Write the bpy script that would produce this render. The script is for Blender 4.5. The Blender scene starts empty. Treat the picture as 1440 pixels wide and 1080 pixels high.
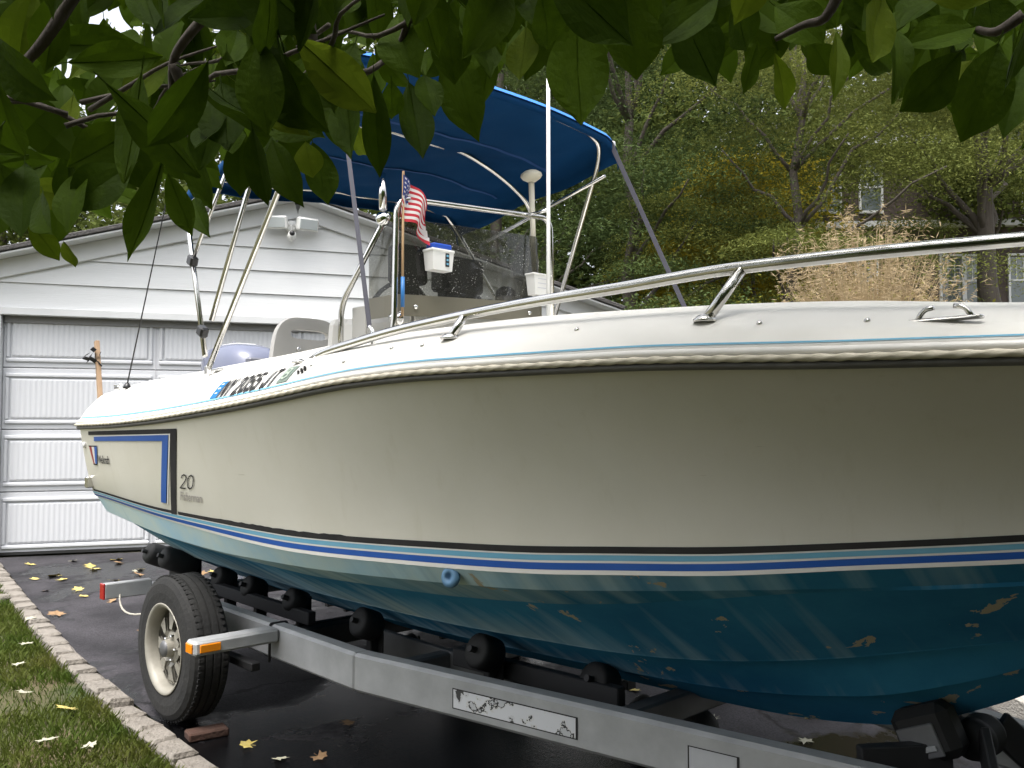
import bpy, math, random
import numpy as np
from mathutils import Vector, Matrix
random.seed(7); RNG = np.random.default_rng(7)
R = math.radians
SC = bpy.context.scene
COL = SC.collection

# ------------------------------------------------------------------ camera
CAM_H = 1.33
cam_d = bpy.data.cameras.new('camera'); cam = bpy.data.objects.new('camera', cam_d); COL.objects.link(cam)
cam_d.sensor_width = 36.0; cam_d.lens = 36.0 * 1250 / 1440; cam_d.clip_start = 0.05; cam_d.clip_end = 2000
cam.location = (0, 0, CAM_H); cam.rotation_euler = (R(90) + math.atan(60 / 1250), 0, 0)
SC.camera = cam
# ------------------------------------------------------------------ sky, sun, exposure
SUN_EL, SUN_AZ = 70.0, 206.0          # azimuth the light comes from, clockwise from +Y
W = bpy.data.worlds.new('World'); SC.world = W; W.use_nodes = True
wn = W.node_tree.nodes; wl = W.node_tree.links
bg = wn['Background']; sky = wn.new('ShaderNodeTexSky'); sky.sky_type = 'NISHITA'; sky.sun_disc = False
sky.sun_elevation = R(SUN_EL); sky.sun_rotation = R(SUN_AZ); sky.dust_density = 6.0; sky.air_density = 1.0; sky.ozone_density = 0.6
hs = wn.new('ShaderNodeHueSaturation'); hs.inputs['Saturation'].default_value = 0.28
wl.new(sky.outputs[0], hs.inputs['Color']); wl.new(hs.outputs[0], bg.inputs['Color'])
bg.inputs['Strength'].default_value = 0.15
sd = bpy.data.lights.new('sun', 'SUN'); sd.energy = 0.8; sd.angle = R(16); sd.color = (1.0, 0.96, 0.9)
so = bpy.data.objects.new('sun', sd); COL.objects.link(so)
_az = R(SUN_AZ); _d = Vector((math.sin(_az) * math.cos(R(SUN_EL)), math.cos(_az) * math.cos(R(SUN_EL)), math.sin(R(SUN_EL))))
so.rotation_euler = _d.to_track_quat('Z', 'Y').to_euler(); so.location = _d * 30
vs = SC.view_settings; vs.view_transform = 'Standard'; vs.look = 'None'; vs.exposure = 1.58; vs.gamma = 1.0
SC.cycles.max_bounces = 8; SC.cycles.transparent_max_bounces = 12; SC.cycles.use_denoising = True

# ------------------------------------------------------------------ helpers
def nd(nt, t, **kw):
    n = nt.nodes.new(t)
    for k, v in kw.items():
        if k in n.inputs: n.inputs[k].default_value = v
        else: setattr(n, k, v)
    return n
def c4(c): return (c[0], c[1], c[2], 1.0)
MATS = {}
def mat(name, col, rough=0.5, metal=0.0, var=None, scale=6.0, amt=0.5, bump=0.0, bscale=40.0, spec=None, coat=0.0, stretch=(1, 1, 1), transl=0.0, detail=5.0, coords='Object'):
    if name in MATS: return MATS[name]
    m = bpy.data.materials.new(name); m.use_nodes = True; nt = m.node_tree; b = nt.nodes['Principled BSDF']
    b.inputs['Base Color'].default_value = c4(col); b.inputs['Roughness'].default_value = rough; b.inputs['Metallic'].default_value = metal
    if spec is not None: b.inputs['Specular IOR Level'].default_value = spec
    if coat: b.inputs['Coat Weight'].default_value = coat; b.inputs['Coat Roughness'].default_value = 0.12
    tc = nd(nt, 'ShaderNodeTexCoord'); mp = nd(nt, 'ShaderNodeMapping'); mp.inputs['Scale'].default_value = stretch
    nt.links.new(tc.outputs[coords], mp.inputs['Vector'])
    csock = None
    if var is not None:
        no = nd(nt, 'ShaderNodeTexNoise', Scale=scale, Detail=detail, Roughness=0.6); nt.links.new(mp.outputs[0], no.inputs['Vector'])
        rp = nd(nt, 'ShaderNodeValToRGB'); rp.color_ramp.elements[0].position = 0.5 - amt * 0.4; rp.color_ramp.elements[1].position = 0.5 + amt * 0.4
        rp.color_ramp.elements[0].color = c4(col); rp.color_ramp.elements[1].color = c4(var)
        nt.links.new(no.outputs['Fac'], rp.inputs['Fac']); nt.links.new(rp.outputs[0], b.inputs['Base Color']); csock = rp.outputs[0]
    if bump:
        n2 = nd(nt, 'ShaderNodeTexNoise', Scale=bscale, Detail=4.0); nt.links.new(mp.outputs[0], n2.inputs['Vector'])
        bp = nd(nt, 'ShaderNodeBump', Strength=bump, Distance=0.02); nt.links.new(n2.outputs['Fac'], bp.inputs['Height']); nt.links.new(bp.outputs[0], b.inputs['Normal'])
    if transl:
        tr = nd(nt, 'ShaderNodeBsdfTranslucent'); mx = nd(nt, 'ShaderNodeMixShader', Fac=transl)
        if csock: nt.links.new(csock, tr.inputs['Color'])
        else: tr.inputs['Color'].default_value = c4(col)
        nt.links.new(b.outputs[0], mx.inputs[1]); nt.links.new(tr.outputs[0], mx.inputs[2])
        nt.links.new(mx.outputs[0], nt.nodes['Material Output'].inputs['Surface'])
    MATS[name] = m
    return m

class MB:
    def __init__(s): s.v = []; s.f = []; s.m = []; s.cm = 0
    def add(s, vs, fs):
        o = len(s.v); s.v += [tuple(p) for p in vs]
        for f in fs: s.f.append(tuple(i + o for i in f)); s.m.append(s.cm)
        return s
    def box(s, c, h, b=0.0, M=None):
        c = Vector(c); M = M or Matrix.Identity(3)
        if b <= 0:
            vs = [(x * h[0], y * h[1], z * h[2]) for x in (-1, 1) for y in (-1, 1) for z in (-1, 1)]
            fs = [(0, 1, 3, 2), (4, 6, 7, 5), (0, 4, 5, 1), (2, 3, 7, 6), (0, 2, 6, 4), (1, 5, 7, 3)]
        else:
            b = min(b, min(h) * 0.95); vs = []; sg = [(x, y, z) for x in (-1, 1) for y in (-1, 1) for z in (-1, 1)]
            for g in sg:
                for k in range(3):
                    vs.append(tuple(g[j] * (h[j] if j == k else h[j] - b) for j in range(3)))
            ix = {g: i for i, g in enumerate(sg)}; fs = []
            for k in range(3):
                o = [j for j in range(3) if j != k]
                for sn in (-1, 1):
                    q = []
                    for a, bb in ((-1, -1), (1, -1), (1, 1), (-1, 1)):
                        g = [0, 0, 0]; g[k] = sn; g[o[0]] = a; g[o[1]] = bb; q.append(ix[tuple(g)] * 3 + k)
                    fs.append(tuple(q))
                for a in (-1, 1):
                    for bb in (-1, 1):
                        g1 = [0, 0, 0]; g1[k] = -1; g1[o[0]] = a; g1[o[1]] = bb; g2 = list(g1); g2[k] = 1
                        i1, i2 = ix[tuple(g1)] * 3, ix[tuple(g2)] * 3
                        fs.append((i1 + o[0], i2 + o[0], i2 + o[1], i1 + o[1]))
            for i in range(8): fs.append((i * 3, i * 3 + 1, i * 3 + 2))
        return s.add([c + M @ Vector(v) for v in vs], fs)
    def tube(s, pts, r, n=10, cap=True):
        pts = [Vector(p) for p in pts]; rs = r if isinstance(r, (list, tuple)) else [r] * len(pts)
        vs = []; fs = []; up = None
        for i, p in enumerate(pts):
            t = (pts[min(i + 1, len(pts) - 1)] - pts[max(i - 1, 0)]).normalized()
            if up is None:
                a = Vector((0, 0, 1)) if abs(t.z) < 0.9 else Vector((1, 0, 0)); up = t.cross(a).normalized()
            up = (up - t * up.dot(t)).normalized(); w = t.cross(up)
            for k in range(n):
                an = 2 * math.pi * k / n; vs.append(p + (up * math.cos(an) + w * math.sin(an)) * rs[i])
        for i in range(len(pts) - 1):
            for k in range(n):
                k2 = (k + 1) % n; fs.append((i * n + k, i * n + k2, (i + 1) * n + k2, (i + 1) * n + k))
        if cap: fs.append(tuple(range(n - 1, -1, -1))); fs.append(tuple((len(pts) - 1) * n + k for k in range(n)))
        return s.add(vs, fs)
    def lathe(s, prof, c=(0, 0, 0), M=None, n=32, close=True):
        # prof: (radius, height along local z)
        c = Vector(c); M = M or Matrix.Identity(3); vs = []; fs = []
        for r, z in prof:
            for k in range(n):
                a = 2 * math.pi * k / n; vs.append(c + M @ Vector((r * math.cos(a), r * math.sin(a), z)))
        for i in range(len(prof) - 1):
            for k in range(n):
                k2 = (k + 1) % n; fs.append((i * n + k, i * n + k2, (i + 1) * n + k2, (i + 1) * n + k))
        if close: fs.append(tuple(range(n - 1, -1, -1))); fs.append(tuple((len(prof) - 1) * n + k for k in range(n)))
        return s.add(vs, fs)
    def grid(s, rows, closed=False):
        n = len(rows[0]); vs = [p for r in rows for p in r]; fs = []
        for i in range(len(rows) - 1):
            for k in range(n if closed else n - 1):
                k2 = (k + 1) % n; fs.append((i * n + k, i * n + k2, (i + 1) * n + k2, (i + 1) * n + k))
        return s.add(vs, fs)
    def mesh(s, name, mats, smooth=False):
        me = bpy.data.meshes.new(name); me.from_pydata([tuple(v) for v in s.v], [], s.f)
        for m in (mats if isinstance(mats, (list, tuple)) else [mats]): me.materials.append(m)
        if len(me.materials) > 1: me.polygons.foreach_set('material_index', s.m)
        if smooth: me.polygons.foreach_set('use_smooth', [True] * len(me.polygons))
        me.update()
        return me
    def build(s, name, mats, parent=None, smooth=False, **kw):
        return link(name, s.mesh(name, mats, smooth), parent, **kw)
def link(name, me, parent=None, loc=None, rot=None, label=None, cat=None, group=None, kind=None):
    o = bpy.data.objects.new(name, me); COL.objects.link(o)
    if parent is not None: o.parent = parent
    if loc is not None: o.location = loc
    if rot is not None: o.rotation_euler = rot
    if label: o['label'] = label
    if cat: o['category'] = cat
    if group: o['group'] = group
    if kind: o['kind'] = kind
    return o
def thing(name, loc, rz, label, cat, group=None):
    return link(name, None, None, loc, (0, 0, rz), label, cat, group)
def pchip(xs, ys):
    xs = np.array(xs, float); ys = np.array(ys, float); h = np.diff(xs); d = np.diff(ys) / h; m = np.zeros_like(xs)
    m[0] = d[0]; m[-1] = d[-1]
    for i in range(1, len(xs) - 1):
        if d[i - 1] * d[i] > 0:
            w1 = 2 * h[i] + h[i - 1]; w2 = h[i] + 2 * h[i - 1]; m[i] = (w1 + w2) / (w1 / d[i - 1] + w2 / d[i])
    def fn(x):
        x = min(max(x, xs[0]), xs[-1]); i = min(int(np.searchsorted(xs, x, 'right') - 1), len(xs) - 2); i = max(i, 0)
        t = (x - xs[i]) / h[i]
        return float(ys[i] * (1 + 2 * t) * (1 - t) ** 2 + h[i] * m[i] * t * (1 - t) ** 2 + ys[i + 1] * t * t * (3 - 2 * t) + h[i] * m[i + 1] * t * t * (t - 1))
    return fn
def lerp(a, b, t): return a + (b - a) * t
def bez(p0, p1, p2, n=8):
    p0, p1, p2 = Vector(p0), Vector(p1), Vector(p2)
    return [(p0 * (1 - t) ** 2 + p1 * 2 * t * (1 - t) + p2 * t * t) for t in [i / n for i in range(n + 1)]]
def rounded(pts, r, n=6):
    pts = [Vector(p) for p in pts]; out = [pts[0]]
    for i in range(1, len(pts) - 1):
        a = (pts[i - 1] - pts[i]); b = (pts[i + 1] - pts[i]); ra = min(r, a.length * 0.45); rb = min(r, b.length * 0.45)
        out += bez(pts[i] + a.normalized() * ra, pts[i], pts[i] + b.normalized() * rb, n)
    return out + [pts[-1]]
def smooth_path(pts, n=8):
    pts = [Vector(p) for p in pts]; out = []
    for i in range(len(pts) - 1):
        p0 = pts[max(i - 1, 0)]; p1 = pts[i]; p2 = pts[i + 1]; p3 = pts[min(i + 2, len(pts) - 1)]
        for k in range(n):
            t = k / n
            out.append(0.5 * ((2 * p1) + (p2 - p0) * t + (2 * p0 - 5 * p1 + 4 * p2 - p3) * t * t + (3 * p1 - p0 - 3 * p2 + p3) * t ** 3))
    return out + [pts[-1]]
def text_mesh(body, size, shear=0.0, offset=0.0, sub=0.02):
    cu = bpy.data.curves.new('lettering', 'FONT'); cu.body = body; cu.size = size; cu.shear = shear; cu.offset = offset; cu.resolution_u = 3
    o = bpy.data.objects.new('lettering', cu); COL.objects.link(o)
    dg = bpy.context.evaluated_depsgraph_get(); me = bpy.data.meshes.new_from_object(o.evaluated_get(dg))
    bpy.data.objects.remove(o); vs = [(v.co.x, v.co.y) for v in me.vertices]; fs = [tuple(p.vertices) for p in me.polygons]
    bpy.data.meshes.remove(me)
    return vs, fs

GLY = {'N': [[(0, 0), (0, 1), (.6, 0), (.6, 1)]], 'Y': [[(0, 1), (.3, .5), (.6, 1)], [(.3, .5), (.3, 0)]], 'T': [[(0, 1), (.6, 1)], [(.3, 1), (.3, 0)]],
       'J': [[(.5, 1), (.5, .25), (.4, .06), (.25, 0), (.1, .06), (.02, .25)]], '2': [[(.02, .75), (.08, .92), (.3, 1), (.52, .92), (.58, .74), (.5, .55), (.0, 0), (.6, 0)]],
       '0': [[(.3, 1), (.52, .9), (.6, .7), (.6, .3), (.52, .1), (.3, 0), (.08, .1), (0, .3), (0, .7), (.08, .9), (.3, 1)]],
       '5': [[(.56, 1), (.08, 1), (.03, .56), (.3, .62), (.52, .52), (.6, .32), (.52, .1), (.3, 0), (.1, .05), (0, .2)]],
       '8': [[(.3, 1), (.52, .9), (.52, .62), (.3, .52), (.08, .62), (.08, .9), (.3, 1)], [(.3, .52), (.56, .4), (.58, .12), (.3, 0), (.02, .12), (.04, .4), (.3, .52)]]}
def stroke_text(body, width=.13, gap=.24, space=.45, shear=.0):
    """plain block capitals drawn with strokes of even width, cap height 1 -> verts, faces, total length"""
    vs, fs, x = [], [], 0.0
    for ch in body:
        if ch == ' ': x += space; continue
        for pl in GLY[ch]:
            for (a, b_) in zip(pl, pl[1:]):
                d = Vector((b_[0] - a[0], b_[1] - a[1])); L = d.length; d.normalize(); n = Vector((-d.y, d.x)) * width / 2; e = d * width * .32; k = max(2, int(L / .15) + 1)
                o = len(vs)
                for i in range(k + 1):
                    q = Vector(a) - e + (d * L + 2 * e) * (i / k)
                    for sg in (1, -1): w = q + n * sg; vs.append((x + w.x + shear * w.y, w.y))
                fs += [(o + 2 * i, o + 2 * i + 1, o + 2 * i + 3, o + 2 * i + 2) for i in range(k)]
        x += .6 + gap
    return vs, fs, x - gap

# ------------------------------------------------------------------ the lie of the land
GA = R(18.6); GN = (-math.sin(GA), math.cos(GA))            # direction from the street to the garage
def gz(x, y):
    d = GN[0] * x + GN[1] * y
    d = min(max(d, -6.0), 8.6)
    return 0.0585 * (d - 4.4)
def noise2(x, y): return math.sin(x * 1.7 + 1.3 * math.sin(y * 0.9)) * math.cos(y * 1.3 + math.sin(x * 0.7))

# --- materials for the ground
def asphalt():
    m = bpy.data.materials.new('asphalt'); m.use_nodes = True; nt = m.node_tree; b = nt.nodes['Principled BSDF']
    tc = nd(nt, 'ShaderNodeTexCoord')
    wet = nd(nt, 'ShaderNodeTexNoise', Scale=0.9, Detail=6.0, Roughness=0.62, Distortion=0.4); nt.links.new(tc.outputs['Object'], wet.inputs['Vector'])
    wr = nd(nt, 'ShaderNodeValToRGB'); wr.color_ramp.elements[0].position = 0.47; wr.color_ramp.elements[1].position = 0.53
    # water-soaked drive below the boat, blackened further to carry the boat's shade
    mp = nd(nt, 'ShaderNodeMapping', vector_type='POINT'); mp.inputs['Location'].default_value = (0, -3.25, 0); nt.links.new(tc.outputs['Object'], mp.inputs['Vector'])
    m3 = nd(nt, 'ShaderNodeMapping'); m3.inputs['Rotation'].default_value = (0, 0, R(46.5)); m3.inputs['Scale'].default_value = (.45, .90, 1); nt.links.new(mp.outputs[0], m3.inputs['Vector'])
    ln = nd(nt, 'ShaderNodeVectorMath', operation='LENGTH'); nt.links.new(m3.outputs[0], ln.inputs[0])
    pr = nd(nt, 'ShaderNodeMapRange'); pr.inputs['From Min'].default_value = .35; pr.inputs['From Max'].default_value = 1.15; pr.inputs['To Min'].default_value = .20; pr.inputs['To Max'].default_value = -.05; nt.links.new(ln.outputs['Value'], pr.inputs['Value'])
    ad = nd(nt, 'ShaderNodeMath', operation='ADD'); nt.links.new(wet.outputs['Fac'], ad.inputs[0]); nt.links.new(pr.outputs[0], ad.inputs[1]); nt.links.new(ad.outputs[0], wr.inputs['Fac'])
    fine = nd(nt, 'ShaderNodeTexNoise', Scale=160.0, Detail=3.0); nt.links.new(tc.outputs['Object'], fine.inputs['Vector'])
    mid = nd(nt, 'ShaderNodeTexNoise', Scale=3.0, Detail=6.0); nt.links.new(tc.outputs['Object'], mid.inputs['Vector'])
    r1 = nd(nt, 'ShaderNodeValToRGB'); r1.color_ramp.elements[0].position = 0.35; r1.color_ramp.elements[1].position = 0.7
    r1.color_ramp.elements[0].color = (0.018, 0.017, 0.020, 1); r1.color_ramp.elements[1].color = (0.055, 0.051, 0.058, 1); nt.links.new(mid.outputs['Fac'], r1.inputs['Fac'])
    mx = nd(nt, 'ShaderNodeMix', data_type='RGBA', blend_type='MULTIPLY'); mx.inputs[0].default_value = 0.55
    r2 = nd(nt, 'ShaderNodeValToRGB'); r2.color_ramp.elements[0].position = 0.3; r2.color_ramp.elements[1].position = 0.75; r2.color_ramp.elements[0].color = (0.3, 0.3, 0.3, 1); r2.color_ramp.elements[1].color = (1.5, 1.5, 1.5, 1)
    nt.links.new(fine.outputs['Fac'], r2.inputs['Fac']); nt.links.new(r1.outputs[0], mx.inputs[6]); nt.links.new(r2.outputs[0], mx.inputs[7])
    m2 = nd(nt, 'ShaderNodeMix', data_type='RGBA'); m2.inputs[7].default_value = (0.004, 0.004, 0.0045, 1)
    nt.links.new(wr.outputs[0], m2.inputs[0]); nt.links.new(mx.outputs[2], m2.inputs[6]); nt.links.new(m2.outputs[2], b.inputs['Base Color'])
    gt_ = nd(nt, 'ShaderNodeTexVoronoi', Scale=85.0); nt.links.new(tc.outputs['Object'], gt_.inputs['Vector'])
    vn = nd(nt, 'ShaderNodeTexNoise', Scale=2.5, Detail=5.0); nt.links.new(tc.outputs['Object'], vn.inputs['Vector']); va_ = nd(nt, 'ShaderNodeVectorMath', operation='MULTIPLY_ADD'); nt.links.new(vn.outputs['Color'], va_.inputs[0]); va_.inputs[1].default_value = (.5, .5, 0); nt.links.new(tc.outputs['Object'], va_.inputs[2])
    cr_ = nd(nt, 'ShaderNodeTexVoronoi', Scale=.55, feature='DISTANCE_TO_EDGE'); nt.links.new(va_.outputs[0], cr_.inputs['Vector'])
    ct = nd(nt, 'ShaderNodeMapRange'); ct.inputs['From Min'].default_value = .0015; ct.inputs['From Max'].default_value = .007; ct.inputs['To Min'].default_value = .25; nt.links.new(cr_.outputs['Distance'], ct.inputs['Value'])
    g2 = nd(nt, 'ShaderNodeMapRange'); g2.inputs['From Max'].default_value = .9; g2.inputs['To Min'].default_value = 1.35; g2.inputs['To Max'].default_value = .6; nt.links.new(gt_.outputs['Distance'], g2.inputs['Value'])
    cm = nd(nt, 'ShaderNodeMath', operation='MULTIPLY'); nt.links.new(ct.outputs[0], cm.inputs[0]); nt.links.new(g2.outputs[0], cm.inputs[1])
    mm = nd(nt, 'ShaderNodeVectorMath', operation='SCALE'); nt.links.new(m2.outputs[2], mm.inputs[0]); nt.links.new(cm.outputs[0], mm.inputs['Scale']); nt.links.new(mm.outputs[0], b.inputs['Base Color'])
    rr = nd(nt, 'ShaderNodeMapRange'); b.inputs['Specular IOR Level'].default_value = .3; rr.inputs['To Min'].default_value = 0.75; rr.inputs['To Max'].default_value = 0.22
    nt.links.new(wr.outputs[0], rr.inputs['Value']); nt.links.new(rr.outputs[0], b.inputs['Roughness'])
    bp = nd(nt, 'ShaderNodeBump', Strength=0.35, Distance=0.004); nt.links.new(fine.outputs['Fac'], bp.inputs['Height']); nt.links.new(bp.outputs[0], b.inputs['Normal'])
    return m
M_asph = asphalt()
M_soil = mat('lawn_soil', (0.035, 0.05, 0.012), 0.95, var=(0.09, 0.07, 0.035), scale=2.2, amt=0.35, bump=0.5, bscale=60)
M_grass = mat('grass_blade', (0.046, 0.098, 0.008), 0.6, var=(0.12, 0.13, 0.026), scale=1.7, amt=0.45, transl=0.3, spec=0.3)
M_stone = mat('granite', (0.13, 0.115, 0.095), 0.85, var=(0.27, 0.245, 0.215), scale=14, amt=0.8, bump=0.6, bscale=70)
M_kerb = mat('concrete_kerb', (0.30, 0.28, 0.25), 0.9, var=(0.45, 0.43, 0.39), scale=5, amt=0.8, bump=0.4, bscale=90)

# --- ground sheet
def sheet(name, poly_fn, xs, ys, lift, m):
    b = MB(); rows = []
    for y in ys: rows.append([(x, y, gz(x, y) + lift(x, y)) for x in xs])
    b.grid(rows); o = b.build(name, m, None, True); o['kind'] = 'structure'; return o
axis_x = [-900, -300, -120, -60, -35, -20] + [x * 0.5 for x in range(-28, 33)] + [20, 35, 60, 120, 300, 900]
axis_y = [-60, -30, -15] + [y * 0.5 for y in range(-16, 25)] + [14, 18, 25, 35, 60, 120, 300, 900]
sheet('lawn', None, axis_x, axis_y, lambda x, y: -0.02, M_soil)

# left edge of the driveway (granite setts) and right edge (low kerb)
K_LEFT = [(-4.33, 7.49), (-4.09, 7.2), (-3.333, 6.2), (-2.449, 5.06), (-1.926, 4.446), (-1.339, 3.79), (-0.75, 3.2), (0.1, 2.4), (1.3, 1.3), (2.6, 0.1), (4.5, -1.6)]
K_RIGHT = [(1.55, 9.4), (1.75, 8.0), (2.02, 6.3), (2.28, 4.9), (2.42, 4.2), (2.62, 3.6), (3.0, 2.8), (3.8, 1.9), (5.2, 0.8), (7.0, -0.3)]
def along(pts, step):
    out = []; acc = 0.0
    p = [Vector((a, b, 0)) for a, b in pts]
    for a, b in zip(p, p[1:]):
        L = (b - a).length; t = acc
        while t < L: out.append((a + (b - a) * (t / L), (b - a).normalized())); t += step
        acc = t - L
    return out
b = MB(); NL = 60
L_ = [q[0] for q in along(K_LEFT, 0.1)]; R_ = [q[0] for q in along(K_RIGHT, 0.1)]
rows = []
for i in range(NL + 1):
    a = L_[int(i / NL * (len(L_) - 1))]; c = R_[int(i / NL * (len(R_) - 1))]
    rows.append([(lerp(a.x, c.x, k / 12), lerp(a.y, c.y, k / 12), gz(lerp(a.x, c.x, k / 12), lerp(a.y, c.y, k / 12)) - 0.004) for k in range(13)])
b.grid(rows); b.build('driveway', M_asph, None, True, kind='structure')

# granite setts, each one a piece
def sett_mesh(seed):
    rn = random.Random(seed); b = MB(); b.box((0, 0, 0), (0.088, 0.058, 0.06), 0.014)
    b.v = [(x + rn.uniform(-.006, .006), y + rn.uniform(-.006, .006), z + rn.uniform(-.005, .005)) for x, y, z in b.v]
    return b.mesh('sett', M_stone)
SETTS = [sett_mesh(i) for i in range(6)]
edge = link('granite_edging', None, None, (-2.4, 5.0, 0.06)); edge['kind'] = 'structure'
def place_sett(p, d, off=0.065):
    n = Vector((d.y, -d.x, 0)); q = p + n * off
    o = link('stone', random.choice(SETTS), edge)
    o.location = (q.x + 2.4, q.y - 5.0, gz(q.x, q.y) - 0.038 + random.uniform(-.008, .008) - 0.06)
    o.rotation_euler = (random.uniform(-.05, .05), random.uniform(-.05, .05), math.atan2(d.y, d.x) + random.uniform(-.06, .06))
for p, d in along(K_LEFT, 0.19):
    if p.y > 1.9: place_sett(p, d)
for k in range(7):
    place_sett(Vector((-3.52 - k * 0.19, 6.16 + k * 0.03, 0)), Vector((-1, 0.15, 0)).normalized(), 0)
# right kerb
kb = MB(); 
kpts = [q for q in along(K_RIGHT, 0.25)]
rows = []
for p, d in kpts:
    n = Vector((-d.y, d.x, 0)); z = gz(p.x, p.y)
    rows.append([p + n * 0.0 + Vector((0, 0, z - .05)), p + n * 0.012 + Vector((0, 0, z + .09)), p + n * 0.03 + Vector((0, 0, z + .105)), p + n * 0.15 + Vector((0, 0, z + .11)), p + n * 0.16 + Vector((0, 0, z - .05))])
kb.grid(rows); kb.build('kerb', M_kerb, None, kind='structure')
# raised lawn behind the right kerb
rb = MB(); rows = []
for p, d in kpts:
    n = Vector((-d.y, d.x, 0)); rows.append([(lambda q: (q.x, q.y, gz(q.x, q.y) + 0.085 + w * 0.01))(p + n * w) for w in (0.15, 0.5, 1.2, 2.5, 5.0, 9.0)])
rb.grid(rows); rb.build('lawn_bank', M_soil, None, True, kind='structure')

# ------------------------------------------------------------------ garage
M_side = mat('white_siding', (0.70, 0.71, 0.71), 0.6, var=(0.63, 0.64, 0.64), scale=3, amt=0.9, bump=0.12, bscale=30, stretch=(0.3, 1, 6))
M_door = mat('door_enamel', (0.62, 0.63, 0.65), 0.5, var=(0.56, 0.57, 0.59), scale=2, amt=0.9)
M_trim = mat('white_trim', (0.64, 0.65, 0.65), 0.5, var=(0.56, 0.57, 0.57), scale=4, amt=0.8)
M_roof = mat('shingle', (0.045, 0.042, 0.042), 0.9, var=(0.09, 0.085, 0.08), scale=20, amt=0.8, bump=0.6, bscale=60)
M_wall = mat('side_wall', (0.72, 0.73, 0.73), 0.7)
GZ0 = 0.24
gar = thing('garage', (-2.025, 8.3, GZ0), GA, 'white clapboard garage with ribbed double door behind the boat', 'garage')
HW, APEX, PITCH = 3.05, 3.24, 0.285         # local heights above the garage floor
def rake_z(x): return APEX - 0.03 - abs(x) * PITCH
DW, DH = 2.44, 2.05
# core walls, set back behind the boards
b = MB()
b.add([(-HW, 0.02, 0), (-DW, 0.02, 0), (-DW, 0.02, DH), (DW, 0.02, DH), (DW, 0.02, 0), (HW, 0.02, 0), (HW, 0.02, rake_z(HW) - .02), (0, 0.02, rake_z(0) - .02), (-HW, 0.02, rake_z(HW) - .02)],
      [(0, 1, 2, 8), (2, 3, 7, 8), (3, 6, 7), (3, 4, 5, 6)])
b.add([(-HW, 0.02, 0), (-HW, 6.5, 0), (-HW, 6.5, rake_z(HW)), (-HW, 0.02, rake_z(HW))], [(0, 1, 2, 3)])
b.add([(HW, 0.02, 0), (HW, 6.5, 0), (HW, 6.5, rake_z(HW)), (HW, 0.02, rake_z(HW))], [(0, 1, 2, 3)])
b.add([(-HW, 6.5, 0), (HW, 6.5, 0), (HW, 6.5, rake_z(HW)), (0, 6.5, rake_z(0)), (-HW, 6.5, rake_z(HW))], [(0, 1, 2, 3, 4)])
b.build('wall', M_wall, gar)
def board(z0, z1, x0a, x1a, x0b, x1b):
    b = MB(); o0, o1 = -0.022, -0.004
    b.add([(x0a, o0, z0), (x1a, o0, z0), (x1b, o1, z1), (x0b, o1, z1), (x0a, 0.018, z0), (x1a, 0.018, z0), (x1b, 0.018, z1), (x0b, 0.018, z1)],
          [(0, 1, 2, 3), (4, 5, 1, 0), (3, 2, 6, 7), (0, 3, 7, 4), (1, 5, 6, 2)])
    b.build('siding_board', M_side, gar)
z = DH + 0.055; EXP = 0.216
while z < APEX - 0.2:
    z1 = min(z + EXP - 0.003, APEX - 0.12)
    def lim(zz): return min(HW - .05, max(0.05, (APEX - 0.16 - zz) / PITCH))
    board(z, z1, -lim(z), lim(z), -lim(z1), lim(z1)); z += EXP
for sx in (-1, 1):
    z = 0.02
    while z < DH - 0.05:
        z1 = min(z + EXP - .003, DH + 0.05); xs = sorted((sx * (DW + 0.13), sx * (HW - 0.06)))
        board(z, z1, xs[0], xs[1], xs[0], xs[1]); z += EXP
# trim
for sx in (-1, 1):
    b = MB(); b.box((sx * (HW - 0.01), -0.012, (rake_z(HW)) / 2 - .05), (0.06, 0.034, rake_z(HW) / 2 - .05), 0.004); b.build('corner_board', M_trim, gar)
    b = MB(); b.box((sx * (DW + 0.06), 0.045, DH / 2), (0.0615, 0.088, DH / 2), 0.004); b.build('door_jamb', M_trim, gar)
    an = math.atan(PITCH); L = (HW + 0.22) / math.cos(an)
    Mr = Matrix.Rotation(sx * an, 3, 'Y')
    mid = Vector((sx * (HW + 0.22) / 2, -0.03, rake_z((HW + 0.22) / 2) - 0.085))
    b = MB(); b.box(mid, (L / 2 - .01, 0.02, 0.075), 0.004, Mr); b.build('rake_board', M_trim, gar)
    b = MB(); b.box(mid + Vector((0, -0.10, 0.088)), (L / 2 - .01, 0.10, 0.009), 0.003, Mr); b.build('rake_soffit', M_trim, gar)
    b = MB(); b.box((sx * (HW + 0.22) / 2, 3.05, rake_z((HW + 0.22) / 2) + 0.04), (L / 2 + .015, 3.30, 0.02), 0.006, Mr)
    b.build('roof', M_roof, gar)
b = MB(); b.box((0, -0.018, DH + 0.022), (DW + 0.12, 0.038, 0.032), 0.004); b.build('door_header', M_trim, gar)
b = MB(); b.box((0, 0.06, DH - 0.035), (DW - .01, 0.02, 0.035), 0.003); b.build('door_stop', mat('rubber_seal', (0.25, 0.25, 0.25), 0.8), gar)
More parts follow.
